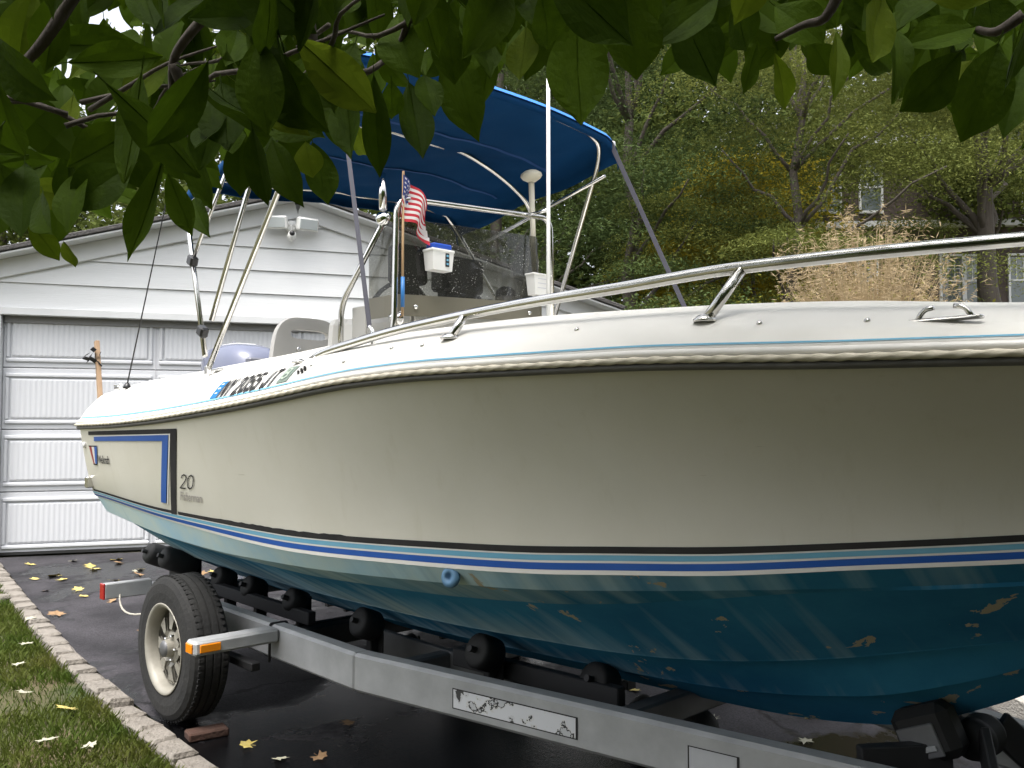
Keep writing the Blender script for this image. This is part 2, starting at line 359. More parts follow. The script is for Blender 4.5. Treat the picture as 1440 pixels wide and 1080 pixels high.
# sectional door: four sections, each with four pressed panels
SH = 2.13 / 4; PW = 2 * DW / 4
def panel_mesh():
    b = MB(); w, h = PW / 2 - 0.075, SH / 2 - 0.095
    nf = 26; xs = []
    for i in range(nf):
        for k, dz in ((0.0, 0), (0.25, 1), (0.5, 1), (0.75, 0)): xs.append((-w + 2 * w * (i + k) / nf, dz))
    xs.append((w, 0)); rows = []
    for zz, g in ((-h, 0.0), (-h + 0.014, 1), (h - 0.014, 1), (h, 0.0)):
        rows.append([(x, -0.006 - g * 0.0022 * dz - 0.004 * g, zz) for x, dz in xs])
    b.grid(rows)
    # pressed moulding ring round the flutes
    for zz, hh in ((-h - 0.03, 0.018), (h + 0.03, 0.018)): b.box((0, -0.004, zz), (w + 0.05, 0.014, hh), 0.01)
    for xx in (-w - 0.032, w + 0.032): b.box((xx, -0.004, 0), (0.016, 0.0125, h + 0.01), 0.009)
    return b.mesh('panel', M_door)
PM = panel_mesh()
for r in range(4):
    b = MB(); b.box((0, 0.09, SH * (r + 0.5)), (DW - 0.004, 0.02, SH / 2 - 0.003), 0.006)
    sec = b.build('door_section', M_door, gar)
    for c in range(4):
        p = link('panel', PM, sec, (-DW + PW * (c + 0.5), 0.068, SH * (r + 0.5)))
for xx in (-DW + PW, 0, DW - PW):
    b = MB(); b.box((xx, 0.0685, 1.06), (0.004, 0.0035, 1.05)); b.build('door_seam', mat('seam', (0.5, 0.5, 0.52), 0.6), gar)
b = MB(); b.box((0, 0.085, 0.012), (DW - .005, 0.024, 0.012)); b.build('bottom_seal', mat('rubber_black', (0.02, 0.02, 0.02), 0.8), gar)

# floodlight on the gable
def g2w(x, y, z):
    return Vector((-2.025 + math.cos(GA) * x - math.sin(GA) * y, 8.3 + math.sin(GA) * x + math.cos(GA) * y, GZ0 + z))
M_wht = mat('white_plastic', (0.8, 0.8, 0.78), 0.4, var=(0.72, 0.72, 0.69), scale=8, amt=.8)
M_blk = mat('black_plastic', (0.012, 0.012, 0.013), 0.35)
M_glassy = mat('lamp_glass', (0.42, 0.45, 0.45), 0.08)
fl = thing('flood_light', g2w(-0.06, -0.03, 2.86), GA, 'white twin floodlight with motion sensor on the garage gable', 'light')
b = MB(); b.lathe([(0.055, 0), (0.055, 0.03), (0.04, 0.045)], (0, 0, 0.1), Matrix.Rotation(R(90), 3, 'X'), 20); b.build('base', M_wht, fl)
for sx in (-1, 1):
    Mh = Matrix.Rotation(sx * R(18), 3, 'Z') @ Matrix.Rotation(R(12), 3, 'X')
    b = MB(); b.box((sx * 0.14, -0.11, 0.11), (0.10, 0.035, 0.06), 0.012, Mh); h = b.build('lamp_head', M_wht, fl)
    b = MB(); b.box(Vector((sx * 0.14, -0.11, 0.11)) + Mh @ Vector((0, -0.036, 0)), (0.085, 0.004, 0.046), 0.003, Mh); b.build('lens', M_glassy, h)
    b = MB(); b.tube([(sx * 0.02, -0.04, 0.11), (sx * 0.07, -0.08, 0.11)], 0.014, 8); b.build('arm', M_wht, fl)
b = MB(); b.tube([(0, -0.045, 0.10), (0, -0.07, 0.02)], 0.012, 8); b.lathe([(0.034, -0.03), (0.042, 0.0), (0.036, 0.05), (0.015, 0.06)], (0, -0.09, -0.01), Matrix.Rotation(R(70), 3, 'X'), 16)
sn = b.build('motion_sensor', M_wht, fl, True)
b = MB(); b.lathe([(0.026, 0), (0.024, 0.012), (0.012, 0.02)], (0, -0.145, 0.012), Matrix.Rotation(R(80), 3, 'X'), 14); b.build('sensor_lens', M_blk, sn, True)

# ------------------------------------------------------------------ boat (local x forward, -y starboard, z height)
BO = (-1.48, 5.51); BRZ = -R(46.5)
boat = thing('boat', (BO[0], BO[1], 0), BRZ, 'white and blue center console fishing boat with blue canopy on trailer', 'boat')
def V(s, l, z): return Vector((s, -l, z))
def b2w(s, l, z):
    return Vector((BO[0] + math.cos(BRZ) * s + math.sin(BRZ) * l, BO[1] + math.sin(BRZ) * s - math.cos(BRZ) * l, z))
fS = pchip([0, 1, 2, 3, 3.6, 4.2, 4.8, 5.3, 5.7, 5.95, 6.05], [1.13, 1.17, 1.19, 1.14, 1.06, .94, .76, .54, .30, .11, 0.0])
fSz = pchip([0, .5, 1, 1.5, 2, 2.27, 2.46, 2.66, 3, 3.6, 4.2, 5, 6.05], [1.335, 1.341, 1.356, 1.381, 1.414, 1.437, 1.455, 1.470, 1.481, 1.482, 1.468, 1.46, 1.50])
fD = pchip([0, 1, 2, 3, 3.6, 4.2, 4.8, 5.3, 5.65, 6.05], [1.03, 1.05, 1.05, .95, .83, .66, .44, .23, .05, 0])
fDz = pchip([0, .14, 1.2, 1.98, 2.65, 3.17, 3.45, 3.72, 4.08, 4.38, 5, 5.65, 6.05], [.955, .949, .893, .873, .888, .909, .931, .954, 1.0, 1.037, 1.13, 1.30, 1.49])
fTz = pchip([0, 1.05, 2, 2.44, 2.78, 3.17, 3.45, 3.72, 4.08, 4.38, 5, 5.65, 6.05], [1.0, .957, .951, .96, .972, .989, 1.008, 1.027, 1.064, 1.099, 1.18, 1.34, 1.495])
fC = pchip([0, 1, 2, 3, 3.6, 4.2, 4.8, 5.3, 5.6, 6.05], [.98, 1.0, 1.0, .90, .78, .60, .38, .18, 0.02, 0])
fCz = pchip([0, .92, 1.43, 1.93, 2.29, 2.6, 3.13, 3.45, 3.69, 4.1, 4.5, 5, 5.6, 6.05], [.873, .812, .80, .808, .818, .829, .854, .883, .908, .955, 1.01, 1.09, 1.27, 1.485])
fC2z = pchip([0, 1, 1.84, 2.27, 2.63, 3.05, 3.39, 3.64, 3.9, 4.3, 5, 5.6, 6.05], [.80, .752, .744, .755, .763, .787, .829, .872, .918, .972, 1.08, 1.265, 1.48])
fK = pchip([0, 1.5, 2.7, 3.4, 3.83, 4.11, 4.35, 4.7, 5.2, 5.6, 6.05], [.35, .325, .35, .372, .43, .55, .70, .89, 1.11, 1.265, 1.48])
fT = pchip([0, 2.3, 3, 3.6, 4.2, 4.8, 5.3, 6.05], [.55, .55, .48, .40, .30, .17, .06, 0])
fTrz = pchip([0, 1.5, 2.66, 3.0, 3.23, 3.46, 3.76, 4.01, 4.28, 4.8, 5.3, 5.6, 6.05], [.60, .575, .590, .594, .604, .627, .677, .735, .805, .95, 1.14, 1.262, 1.48])
fEx = pchip([0, 1.5, 3, 4, 6], [.6, 1.0, 1.8, 2.3, 2.3])
def side_l(s, z):
    zb, zs = fDz(s), fSz(s); t = min(max((z - zb) / max(zs - zb, 1e-4), 0), 1)
    return lerp(fD(s), fS(s), t ** fEx(s))
def hull_pt(s, z, off=0.003): return V(s, side_l(s, z) + off, z)
SS = list(np.linspace(0, 5.0, 101)) + list(np.linspace(5.05, 6.05, 21))
def gel():
    m = bpy.data.materials.new('gelcoat'); m.use_nodes = True; nt = m.node_tree; b = nt.nodes['Principled BSDF']; L = nt.links.new; MATS['gelcoat'] = m
    tc = nd(nt, 'ShaderNodeTexCoord'); n1 = nd(nt, 'ShaderNodeTexNoise', Scale=1.6, Detail=6.0, Roughness=.6); L(tc.outputs['Object'], n1.inputs['Vector'])
    r1 = nd(nt, 'ShaderNodeValToRGB'); e = r1.color_ramp.elements; e[0].position = .3; e[1].position = .7; e[0].color = (.70, .68, .61, 1); e[1].color = (.63, .61, .53, 1); L(n1.outputs['Fac'], r1.inputs['Fac'])
    mp = nd(nt, 'ShaderNodeMapping'); mp.inputs['Scale'].default_value = (11, 11, .5); L(tc.outputs['Object'], mp.inputs[0]); n2 = nd(nt, 'ShaderNodeTexNoise', Scale=1.4, Detail=7.0, Roughness=.7); L(mp.outputs[0], n2.inputs['Vector'])
    r2 = nd(nt, 'ShaderNodeValToRGB'); e = r2.color_ramp.elements; e[0].position = .56; e[1].position = .80; e[0].color = (1, 1, 1, 1); e[1].color = (.80, .77, .68, 1); L(n2.outputs['Fac'], r2.inputs['Fac'])
    mx = nd(nt, 'ShaderNodeMix', data_type='RGBA', blend_type='MULTIPLY'); mx.inputs[0].default_value = .35; L(r1.outputs[0], mx.inputs[6]); L(r2.outputs[0], mx.inputs[7])
    # short dark scuffs
    m3 = nd(nt, 'ShaderNodeMapping'); m3.inputs['Scale'].default_value = (2.2, 2.2, 26); m3.inputs['Rotation'].default_value = (0, .12, 0); L(tc.outputs['Object'], m3.inputs[0]); n3 = nd(nt, 'ShaderNodeTexNoise', Scale=1.7, Detail=3.0); L(m3.outputs[0], n3.inputs['Vector'])
    r3 = nd(nt, 'ShaderNodeValToRGB'); e = r3.color_ramp.elements; e[0].position = .735; e[1].position = .78; e[0].color = (1, 1, 1, 1); e[1].color = (.62, .60, .55, 1); L(n3.outputs['Fac'], r3.inputs['Fac'])
    m4 = nd(nt, 'ShaderNodeMix', data_type='RGBA', blend_type='MULTIPLY'); m4.inputs[0].default_value = 1; L(mx.outputs[2], m4.inputs[6]); L(r3.outputs[0], m4.inputs[7]); L(m4.outputs[2], b.inputs['Base Color'])
    rr = nd(nt, 'ShaderNodeMapRange'); rr.inputs['To Min'].default_value = .08; rr.inputs['To Max'].default_value = .26; L(n1.outputs['Fac'], rr.inputs['Value']); L(rr.outputs[0], b.inputs['Roughness'])
    n5 = nd(nt, 'ShaderNodeTexNoise', Scale=2.2, Detail=1.0); L(tc.outputs['Object'], n5.inputs['Vector']); bp = nd(nt, 'ShaderNodeBump', Strength=.10, Distance=.02); L(n5.outputs['Fac'], bp.inputs['Height']); L(bp.outputs[0], b.inputs['Normal'])
    return m
def bottom_paint():
    m = bpy.data.materials.new('antifouling'); m.use_nodes = True; nt = m.node_tree; b = nt.nodes['Principled BSDF']; L = nt.links.new
    tc = nd(nt, 'ShaderNodeTexCoord'); sp = nd(nt, 'ShaderNodeSeparateXYZ'); L(tc.outputs['Object'], sp.inputs[0])
    n1 = nd(nt, 'ShaderNodeTexNoise', Scale=1.6, Detail=7.0, Roughness=0.65); L(tc.outputs['Object'], n1.inputs['Vector'])
    base = nd(nt, 'ShaderNodeValToRGB'); e = base.color_ramp.elements; e[0].position = .3; e[1].position = .7
    e[0].color = (0.017, 0.135, 0.27, 1); e[1].color = (0.045, 0.25, 0.42, 1); L(n1.outputs['Fac'], base.inputs['Fac'])
    # chalky streaks running down the sides
    mp = nd(nt, 'ShaderNodeMapping'); mp.inputs['Scale'].default_value = (13.0, 0.5, 0.3); L(tc.outputs['Object'], mp.inputs['Vector'])
    n2 = nd(nt, 'ShaderNodeTexNoise', Scale=1.1, Detail=6.0, Roughness=0.5); L(mp.outputs[0], n2.inputs['Vector'])
    n2b = nd(nt, 'ShaderNodeTexNoise', Scale=2.2, Detail=5.0, Roughness=0.6); L(tc.outputs['Object'], n2b.inputs['Vector'])
    fx = nd(nt, 'ShaderNodeMapRange'); fx.inputs['From Min'].default_value = 2.3; fx.inputs['From Max'].default_value = 4.0; fx.inputs['To Min'].default_value = 1.0; fx.inputs['To Max'].default_value = 0.18; L(sp.outputs[0], fx.inputs['Value'])
    wa = nd(nt, 'ShaderNodeAttribute', attribute_name='wear'); a1 = nd(nt, 'ShaderNodeMath', operation='MULTIPLY'); L(wa.outputs['Fac'], a1.inputs[0]); L(fx.outputs[0], a1.inputs[1])
    nn = nd(nt, 'ShaderNodeMath', operation='MULTIPLY_ADD'); L(n2.outputs['Fac'], nn.inputs[0]); nn.inputs[1].default_value = .8; nn.inputs[2].default_value = -.38
    a2 = nd(nt, 'ShaderNodeMath', operation='ADD'); L(a1.outputs[0], a2.inputs[0]); L(nn.outputs[0], a2.inputs[1])
    ck = nd(nt, 'ShaderNodeValToRGB'); ck.color_ramp.elements[0].position = .18; ck.color_ramp.elements[1].position = .95; L(a2.outputs[0], ck.inputs['Fac'])
    chalk = nd(nt, 'ShaderNodeValToRGB'); e = chalk.color_ramp.elements; e[0].position = .38; e[1].position = .62; e[0].color = (0.48, 0.72, 0.86, 1); e[1].color = (0.66, 0.79, 0.76, 1); L(n2b.outputs['Fac'], chalk.inputs['Fac'])
    m1 = nd(nt, 'ShaderNodeMix', data_type='RGBA'); L(ck.outputs[0], m1.inputs[0]); L(base.outputs[0], m1.inputs[6]); L(chalk.outputs[0], m1.inputs[7])
    # bare patches where the paint flaked off
    n3 = nd(nt, 'ShaderNodeTexNoise', Scale=5.5, Detail=6.0, Roughness=0.62, Distortion=0.6); L(tc.outputs['Object'], n3.inputs['Vector'])
    ch = nd(nt, 'ShaderNodeValToRGB'); ch.color_ramp.interpolation = 'CONSTANT'; ch.color_ramp.elements[0].position = 0; ch.color_ramp.elements[1].position = .645
    cx_ = nd(nt, 'ShaderNodeMapRange'); cx_.inputs['From Min'].default_value = 2.2; cx_.inputs['From Max'].default_value = 3.0; cx_.inputs['To Min'].default_value = -.12; cx_.inputs['To Max'].default_value = .012; L(sp.outputs[0], cx_.inputs['Value']); ca = nd(nt, 'ShaderNodeMath', operation='ADD'); L(n3.outputs['Fac'], ca.inputs[0]); L(cx_.outputs[0], ca.inputs[1]); L(ca.outputs[0], ch.inputs['Fac'])
    m2 = nd(nt, 'ShaderNodeMix', data_type='RGBA'); m2.inputs[7].default_value = (0.42, 0.38, 0.28, 1); L(ch.outputs[0], m2.inputs[0]); L(m1.outputs[2], m2.inputs[6])
    L(m2.outputs[2], b.inputs['Base Color']); b.inputs['Roughness'].default_value = 0.8; b.inputs['Specular IOR Level'].default_value = .12
    bp = nd(nt, 'ShaderNodeBump', Strength=0.15, Distance=0.01); L(n2.outputs['Fac'], bp.inputs['Height']); L(bp.outputs[0], b.inputs['Normal'])
    return m
M_gel = gel(); M_bot = bottom_paint()
M_deck = mat('deck_white', (0.68, 0.67, 0.635), 0.45, var=(0.61, 0.60, 0.56), scale=2.5, amt=0.9)
M_ink = mat('charcoal_vinyl', (0.030, 0.031, 0.032), 0.8, var=(0.052, 0.050, 0.049), scale=9, amt=.7, spec=.04)
M_sky = mat('pale_blue_vinyl', (0.13, 0.36, 0.52), 0.6, var=(0.20, 0.42, 0.55), scale=6, amt=.8, spec=.15)
M_roy = mat('royal_blue_vinyl', (0.018, 0.085, 0.36), 0.35, var=(0.035, 0.115, 0.40), scale=6, amt=.8, spec=.2)
M_red = mat('red_vinyl', (0.30, 0.03, 0.035), 0.4)
M_steel = mat('polished_steel', (0.70, 0.69, 0.66), 0.16, 1.0, var=(0.55, 0.54, 0.52), scale=12, amt=.8)
M_chrome = mat('chrome', (0.75, 0.75, 0.74), 0.08, 1.0)
hb = MB(); WEAR = []
def strip(fn, nrow, mi, w0=0.0, w1=0.0):
    hb.cm = mi
    for sg in (1, -1):
        WEAR.extend([lerp(w0, w1, k / nrow) for _ in SS for k in range(nrow + 1)])
        rows = []
        for s in SS: rows.append([V(s, sg * max(l, 0), max(z, fK(s))) for l, z in [fn(s, k / nrow) for k in range(nrow + 1)]])
        hb.grid(rows)
def seg(a, bb): return lambda s, t: (lerp(a(s)[0], bb(s)[0], t), lerp(a(s)[1], bb(s)[1], t))
P_keel = lambda s: (0.0, fK(s)); P_t1 = lambda s: (max(fT(s) - .05, 0), fTrz(s) + .006); P_t2 = lambda s: (fT(s), fTrz(s)); P_t3 = lambda s: (fT(s) + .004, fTrz(s) + .004)
P_c2 = lambda s: (max(fC(s) - .14 * min(1, max(0, (4.2 - s) / 1.2)), 0), min(fC2z(s), fCz(s))); P_c1 = lambda s: (fC(s), fCz(s)); P_b = lambda s: (fD(s), fDz(s))
P_i1 = lambda s: (max(fT(s) * .5 - .03, 0), lerp(fK(s), fTrz(s), .47) - .003); P_i2 = lambda s: (fT(s) * .5, lerp(fK(s), fTrz(s), .47)); P_i3 = lambda s: (fT(s) * .5 + .003, lerp(fK(s), fTrz(s), .48) + .001)
strip(seg(P_keel, P_i1), 2, 1, 0, .1); strip(seg(P_i1, P_i2), 1, 1, .1, .2); strip(seg(P_i2, P_i3), 1, 1, .3, .5); strip(seg(P_i3, P_t1), 2, 1, .45, 0); strip(seg(P_t1, P_t2), 1, 1, .1, .3); strip(seg(P_t2, P_t3), 1, 1, .5, .7)
strip(seg(P_t3, P_c2), 3, 1, .62, .10); strip(seg(P_c2, P_c1), 2, 1, .55, .65); strip(seg(P_c1, P_b), 2, 1, 1.0, 1.05)
strip(lambda s, t: (side_l(s, lerp(fDz(s), fSz(s), t)), lerp(fDz(s), fSz(s), t)), 16, 0)
# transom
hb.cm = 1; prof = [P_keel(0), P_t2(0), P_c2(0), P_c1(0), P_b(0)]
hb.add([V(0, l, z) for l, z in prof] + [V(0, -l, z) for l, z in prof[1:]], [(0, 1, 2, 3, 4, 8, 7, 6, 5)])
hb.cm = 0; zz = [lerp(fDz(0), fSz(0), k / 8) for k in range(9)]
hb.grid([[V(0, side_l(0, q), q) for q in zz], [V(0, -side_l(0, q), q) for q in zz]])
hull = hb.build('hull', [M_gel, M_bot], boat, True)
WEAR += [0.4] * (len(hull.data.vertices) - len(WEAR)); hull.data.attributes.new('wear', 'FLOAT', 'POINT').data.foreach_set('value', WEAR)
# pin stripes along the waterline
def stripe(name, f0, f1, m, s0=0.0, s1=5.6, jag=0.0):
    for sg in (1, -1):
        b = MB(); rows = []; rn = random.Random(3)
        for s in np.linspace(s0, s1, 150):
            zt, zb = fTz(s), fDz(s); za = lerp(zt, zb, f0) + (rn.random() * jag if 1.5 < s < 2.4 else 0); z2 = lerp(zt, zb, f1)
            rows.append([V(s, sg * (side_l(s, q) + 0.0025), q) for q in (za, (za + z2) / 2, z2)])
        b.grid(rows); b.build(name, m, hull, True)
M_gap = mat('white_vinyl', (0.70, 0.69, 0.66), 0.35)
stripe('dark_stripe', 0.0, 0.24, M_ink, 1.135, 5.6, 0.004); stripe('dark_stripe', 0.0, 0.24, M_ink, 0.02, 1.105)
stripe('white_stripe', 0.25, 0.30, M_gap); stripe('light_blue_stripe', 0.305, 0.50, M_sky); stripe('white_stripe', 0.505, 0.58, M_gap); stripe('blue_stripe', 0.585, 0.83, M_roy); stripe('white_stripe', 0.835, 0.99, M_gap)
# boxed decal near the stern
def decal(name, pts, m, off=0.003):
    """pts: corners (s, z) bottom-left, bottom-right, top-right, top-left on the hull side"""
    b = MB(); (a0, a1, a2, a3) = pts; rows = []
    for i in range(25):
        t = i / 24; rows.append([hull_pt(*(lerp(lerp(a0[q], a1[q], t), lerp(a3[q], a2[q], t), k / 8) for q in (0, 1)), off) for k in range(9)])
    b.grid(rows); return b.build(name, m, hull, True)
decal('dark_frame', [(.14, 1.286), (1.30, 1.300), (1.33, 1.322), (.145, 1.305)], M_ink); decal('dark_frame', [(1.058, .940), (1.113, .940), (1.335, 1.322), (1.262, 1.312)], M_ink, .0032)
decal('white_frame', [(.23, 1.279), (1.24, 1.294), (1.25, 1.300), (.23, 1.283)], M_gap, .0036); decal('white_frame', [(1.042, .982), (1.053, .982), (1.258, 1.300), (1.246, 1.300)], M_gap, .0036)
decal('blue_frame', [(.22, 1.256), (1.20, 1.268), (1.238, 1.295), (.23, 1.279)], M_roy, .0042); decal('blue_frame', [(.978, .987), (1.036, .987), (1.238, 1.295), (1.165, 1.285)], M_roy, .0044)
def lettering(name, body, size, s0, z0, m, dzds=0.0, shear=0.0, offset=0.0, sx=1.0, fn=hull_pt, parent=None):
    vs, fs = text_mesh(body, size, shear, offset); b = MB()
    b.add([fn(s0 + x * sx, z0 + y + dzds * x, 0.004) for x, y in vs], fs)
    return b.build(name, m, parent or hull)
vs, fs, wx = stroke_text('20', .10, .22, .4, .55)
b = MB(); b.add([hull_pt(1.232 + x * .085, 1.066 + y * .060, .004) for x, y in vs], fs); b.build('model_number', M_ink, hull, kind='stuff')
lettering('model_script', 'Fisherman', 0.055, 1.20, 1.012, mat('faded_script', (0.30, 0.28, 0.26), 0.5), 0.0, 0.6, 0.0005, 0.95)
lettering('maker_name', 'Wellcraft', 0.058, 0.225, 1.143, M_ink, 0.0, 0.35, 0.001, 0.78)
decal('emblem_bar', [(.115, 1.226), (.25, 1.227), (.252, 1.233), (.115, 1.232)], M_ink, .004); decal('emblem_bar', [(.14, 1.132), (.20, 1.131), (.20, 1.138), (.14, 1.138)], M_ink, .0042)
decal('emblem_red_bar', [(.142, 1.138), (.163, 1.138), (.160, 1.226), (.122, 1.226)], M_red, .0038); decal('emblem_white_bar', [(.163, 1.138), (.172, 1.138), (.205, 1.226), (.162, 1.226)], M_gap, .0038)
decal('emblem_blue_bar', [(.172, 1.138), (.20, 1.138), (.25, 1.227), (.205, 1.227)], M_roy, .0040)
# through-hull outlet, stern fittings
Mx = Matrix.Rotation(R(90), 3, 'X')
def outward(s, z): return V(s, side_l(s, z), z)
b = MB(); b.lathe([(0.034, 0), (0.034, .008), (0.026, .016), (0.013, .017), (0.011, .003)], V(2.885, fD(2.885) - .012, .868), Matrix.Rotation(R(12), 3, 'Z') @ Matrix.Rotation(R(80), 3, 'X'), 24)
b.build('drain_fitting', mat('blue_nylon', (0.10, 0.22, 0.36), .55), hull, True)
b = MB(); b.lathe([(0.016, 0), (0.016, .008), (.008, .012)], outward(.045, 1.235), Mx, 16); b.build('hull_button', M_wht, hull, True)
b = MB(); b.tube(rounded([V(-.01, 1.0, 1.02), V(-.05, 1.0, 1.03), V(-.05, 1.0, 1.12), V(-.01, 1.0, 1.13)], .02), .006, 8); b.build('transom_eye', M_steel, hull, True)
b = MB(); b.box(V(.015, 1.078, 1.035), (.02, .02, .03), .006); b.build('corner_bracket', M_steel, hull)

# rub rail with its rope
M_rope = mat('rope', (0.62, 0.58, 0.48), 0.9, var=(0.48, 0.44, 0.35), scale=60, amt=.8)
M_rub = mat('rub_rail_vinyl', (0.16, 0.155, 0.15), 0.55, var=(0.09, 0.088, 0.085), scale=7, amt=.8)
b = MB()
for sg in (1, -1):
    for b.cm, pr in ((0, ((-.004, -.019), (.012, -.017), (.018, -.009), (.012, -.003), (.010, .004))), (1, ((.010, .004), (.010, .013), (.015, .016), (.013, .027), (-.01, .034)))):
        b.grid([[V(s, sg * (fS(s) + o), fSz(s) + dz) for o, dz in pr] for s in SS])
b.cm = 0; b.box(V(-.008, 0, fSz(0) + .002), (.014, 1.13, .022), .008)
rub = b.build('rub_rail', [M_rub, M_gap], boat, True)
def rope(sg):
    b = MB(); s = 0.0; pts = []
    while s < 5.6: pts.append(V(s, sg * (fS(s) + .0195), fSz(s) + .0045)); s += .0042 if s > 2.0 else .006
    n = 9; vs = []; fs = []; dist = 0
    for i, p in enumerate(pts):
        t = (pts[min(i + 1, len(pts) - 1)] - pts[max(i - 1, 0)]).normalized(); u = t.cross(Vector((0, 0, 1))).normalized(); w = u.cross(t)
        if i: dist += (p - pts[i - 1]).length
        for k in range(n):
            a = 2 * math.pi * k / n; r = .0078 * (1 + .16 * math.cos(3 * a - dist / .054 * 2 * math.pi))
            vs.append(p + (u * math.cos(a) + w * math.sin(a)) * r)
    for i in range(len(pts) - 1):
        for k in range(n): fs.append((i * n + k, i * n + (k + 1) % n, (i + 1) * n + (k + 1) % n, (i + 1) * n + k))
    b.add(vs, fs); b.build('rope_insert', M_rope, rub, True)
rope(1); rope(-1)

# deck cap and cockpit liner
fFz = pchip([0, .6, 1.53, 2.34, 2.9, 3.56, 4.14, 4.44, 5, 6.05], [1.462, 1.472, 1.505, 1.550, 1.577, 1.576, 1.551, 1.535, 1.525, 1.54])
fIo = pchip([0, .3, .8, 2, 4.4, 5.2, 6.05], [.16, .22, .31, .34, .34, .40, .5])
fIz = pchip([0, .3, .8, 1.15, 1.63, 2.42, 3, 3.66, 4.02, 4.37, 5, 6.05], [1.515, 1.56, 1.595, 1.612, 1.629, 1.661, 1.668, 1.654, 1.636, 1.605, 1.575, 1.55])
def cap_pt(s, k):
    """k 0..1 up the sloped side of the cap, 1..2 across its top"""
    a = (fS(s) - .002, fSz(s) + .036); f_ = (fS(s) - .072, fFz(s)); i = (max(fS(s) - fIo(s), 0), fIz(s))
    if k <= 1: return lerp(a[0], f_[0], k), lerp(a[1], f_[1], k) + .006 * math.sin(k * math.pi)
    k -= 1; return lerp(f_[0], i[0], k), lerp(f_[1], i[1], k) + .014 * math.sin(k * math.pi)
b = MB()
for sg in (1, -1):
    rows1 = []; rows2 = []; rows3 = []
    for s in SS:
        L1 = [(fS(s), fSz(s) + .026), (fS(s) + .002, fSz(s) + .034)] + [cap_pt(s, k / 6) for k in range(7)]
        rows1.append([V(s, sg * max(l, 0), z) for l, z in L1])
        rows2.append([V(s, sg * max(l, 0), z) for l, z in [cap_pt(s, 1 + k / 8) for k in range(9)]])
        li, zi = cap_pt(s, 2); rows3.append([V(s, sg * max(li, 0), zi), V(s, sg * max(li - .02, 0), zi - .012), V(s, sg * max(li - .025, 0), zi - .05)])
    b.grid(rows1); b.grid(rows2); b.grid(rows3)
# stern closing faces of the cap
for sg in (1, -1):
    pr = [(fS(0), fSz(0) + .026)] + [cap_pt(0, k / 6) for k in range(7)] + [cap_pt(0, 1 + k / 8) for k in range(1, 9)]
    li, zi = cap_pt(0, 2)
    b.add([V(-.001, sg * l, z) for l, z in pr] + [V(-.001, sg * (li - .03), zi - .02), V(-.001, sg * (li - .03), fSz(0) + .026)], [tuple(range(len(pr) + 2))])
cap = b.build('deck_cap', M_deck, boat, True)
b = MB()
for sg in (1, -1):
    rows = []
    for s in [q for q in SS if q <= 4.9]:
        li, zi = cap_pt(s, 2); rows.append([V(s, sg * (li - .025), zi - .05), V(s, sg * (li - .03), 1.2), V(s, sg * max(min(li - .05, fC(s) - .05), .05), max(.95, fCz(s) + .03)), V(s, 0, max(.95, fCz(s) + .03))])
    b.grid(rows)
b.box(V(.05, 0, 1.22), (.04, .92, .23), .02)
b.build('cockpit_liner', M_deck, boat)
# blue pin line on the cap
b = MB(); rows = []
for s in np.linspace(.02, 5.5, 120):
    l, z = cap_pt(s, .02); l2, z2 = cap_pt(s, .07); rows.append([V(s, l + .0025, z + .001), V(s, l2 + .0025, z2 + .002)])
b.grid(rows); b.build('pin_line', M_sky, cap)
def capside(s, k, off):
    l, z = cap_pt(s, k); l2, z2 = cap_pt(s, min(k + .05, 1)); t = Vector((0, -(l2 - l), z2 - z)).normalized(); n = Vector((0, -t.z, t.y))
    if n.y > 0: n = -n
    return V(s, l, z) + n * off
def cap_fn(s, k, off): return capside(s, min(max(k, 0), 1), off)
# registration number on the cap side
vs, fs, wx = stroke_text('NY 2055 JT', .22, .30, .42, .10)
b = MB(); b.add([cap_fn(1.735 + x / wx * .42, .12 + y * .74, .004) for x, y in vs], fs); b.build('registration_number', M_ink, cap, kind='stuff')
def cap_patch(name, s0, s1, k0, k1, m, off=.0025):
    b = MB(); b.grid([[cap_fn(lerp(s0, s1, i / 4), lerp(k0, k1, j / 6), off) for j in range(7)] for i in range(5)]); return b.build(name, m, cap)
cap_patch('blue_sticker', 1.665, 1.725, .10, .90, mat('sticker_blue', (.03, .15, .34), .7, spec=.04))
cap_patch('sticker_print', 1.684, 1.708, .28, .32, M_gap, .0035); cap_patch('sticker_print', 1.684, 1.708, .48, .54, M_gap, .0035); cap_patch('sticker_print', 1.684, 1.708, .70, .76, M_gap, .0035)
cap_patch('grey_sticker', 2.185, 2.255, .15, .95, mat('sticker_grey', (.16, .20, .175), .8, spec=.04))
vs, fs, wx = stroke_text('8', .16); b = MB(); b.add([cap_fn(2.198 + x * .06, .30 + y * .5, .0045) for x, y in vs], fs); b.build('sticker_digit', mat('digit', (.32, .38, .32), .8, spec=.04), cap, kind='stuff')
b = MB()
for k in range(5): b.box(capside(2.30 + .008 * k, .42 + .1 * (k % 3), .002), (.006, .0015, .010), 0)
b.build('small_mark', M_ink, cap)
# deck screws / snaps
for s, k in ((2.55, .55), (2.75, 1.0), (2.9, .9), (3.45, 1.05), (3.94, 1.02), (4.165, 1.05), (2.34, .8)):
    b = MB(); l, z = cap_pt(s, k); b.lathe([(.007, 0), (.007, .004), (.003, .007)], V(s, l, z), Matrix.Rotation(R(50), 3, 'X'), 12); b.build('snap_button', M_steel, cap, True)
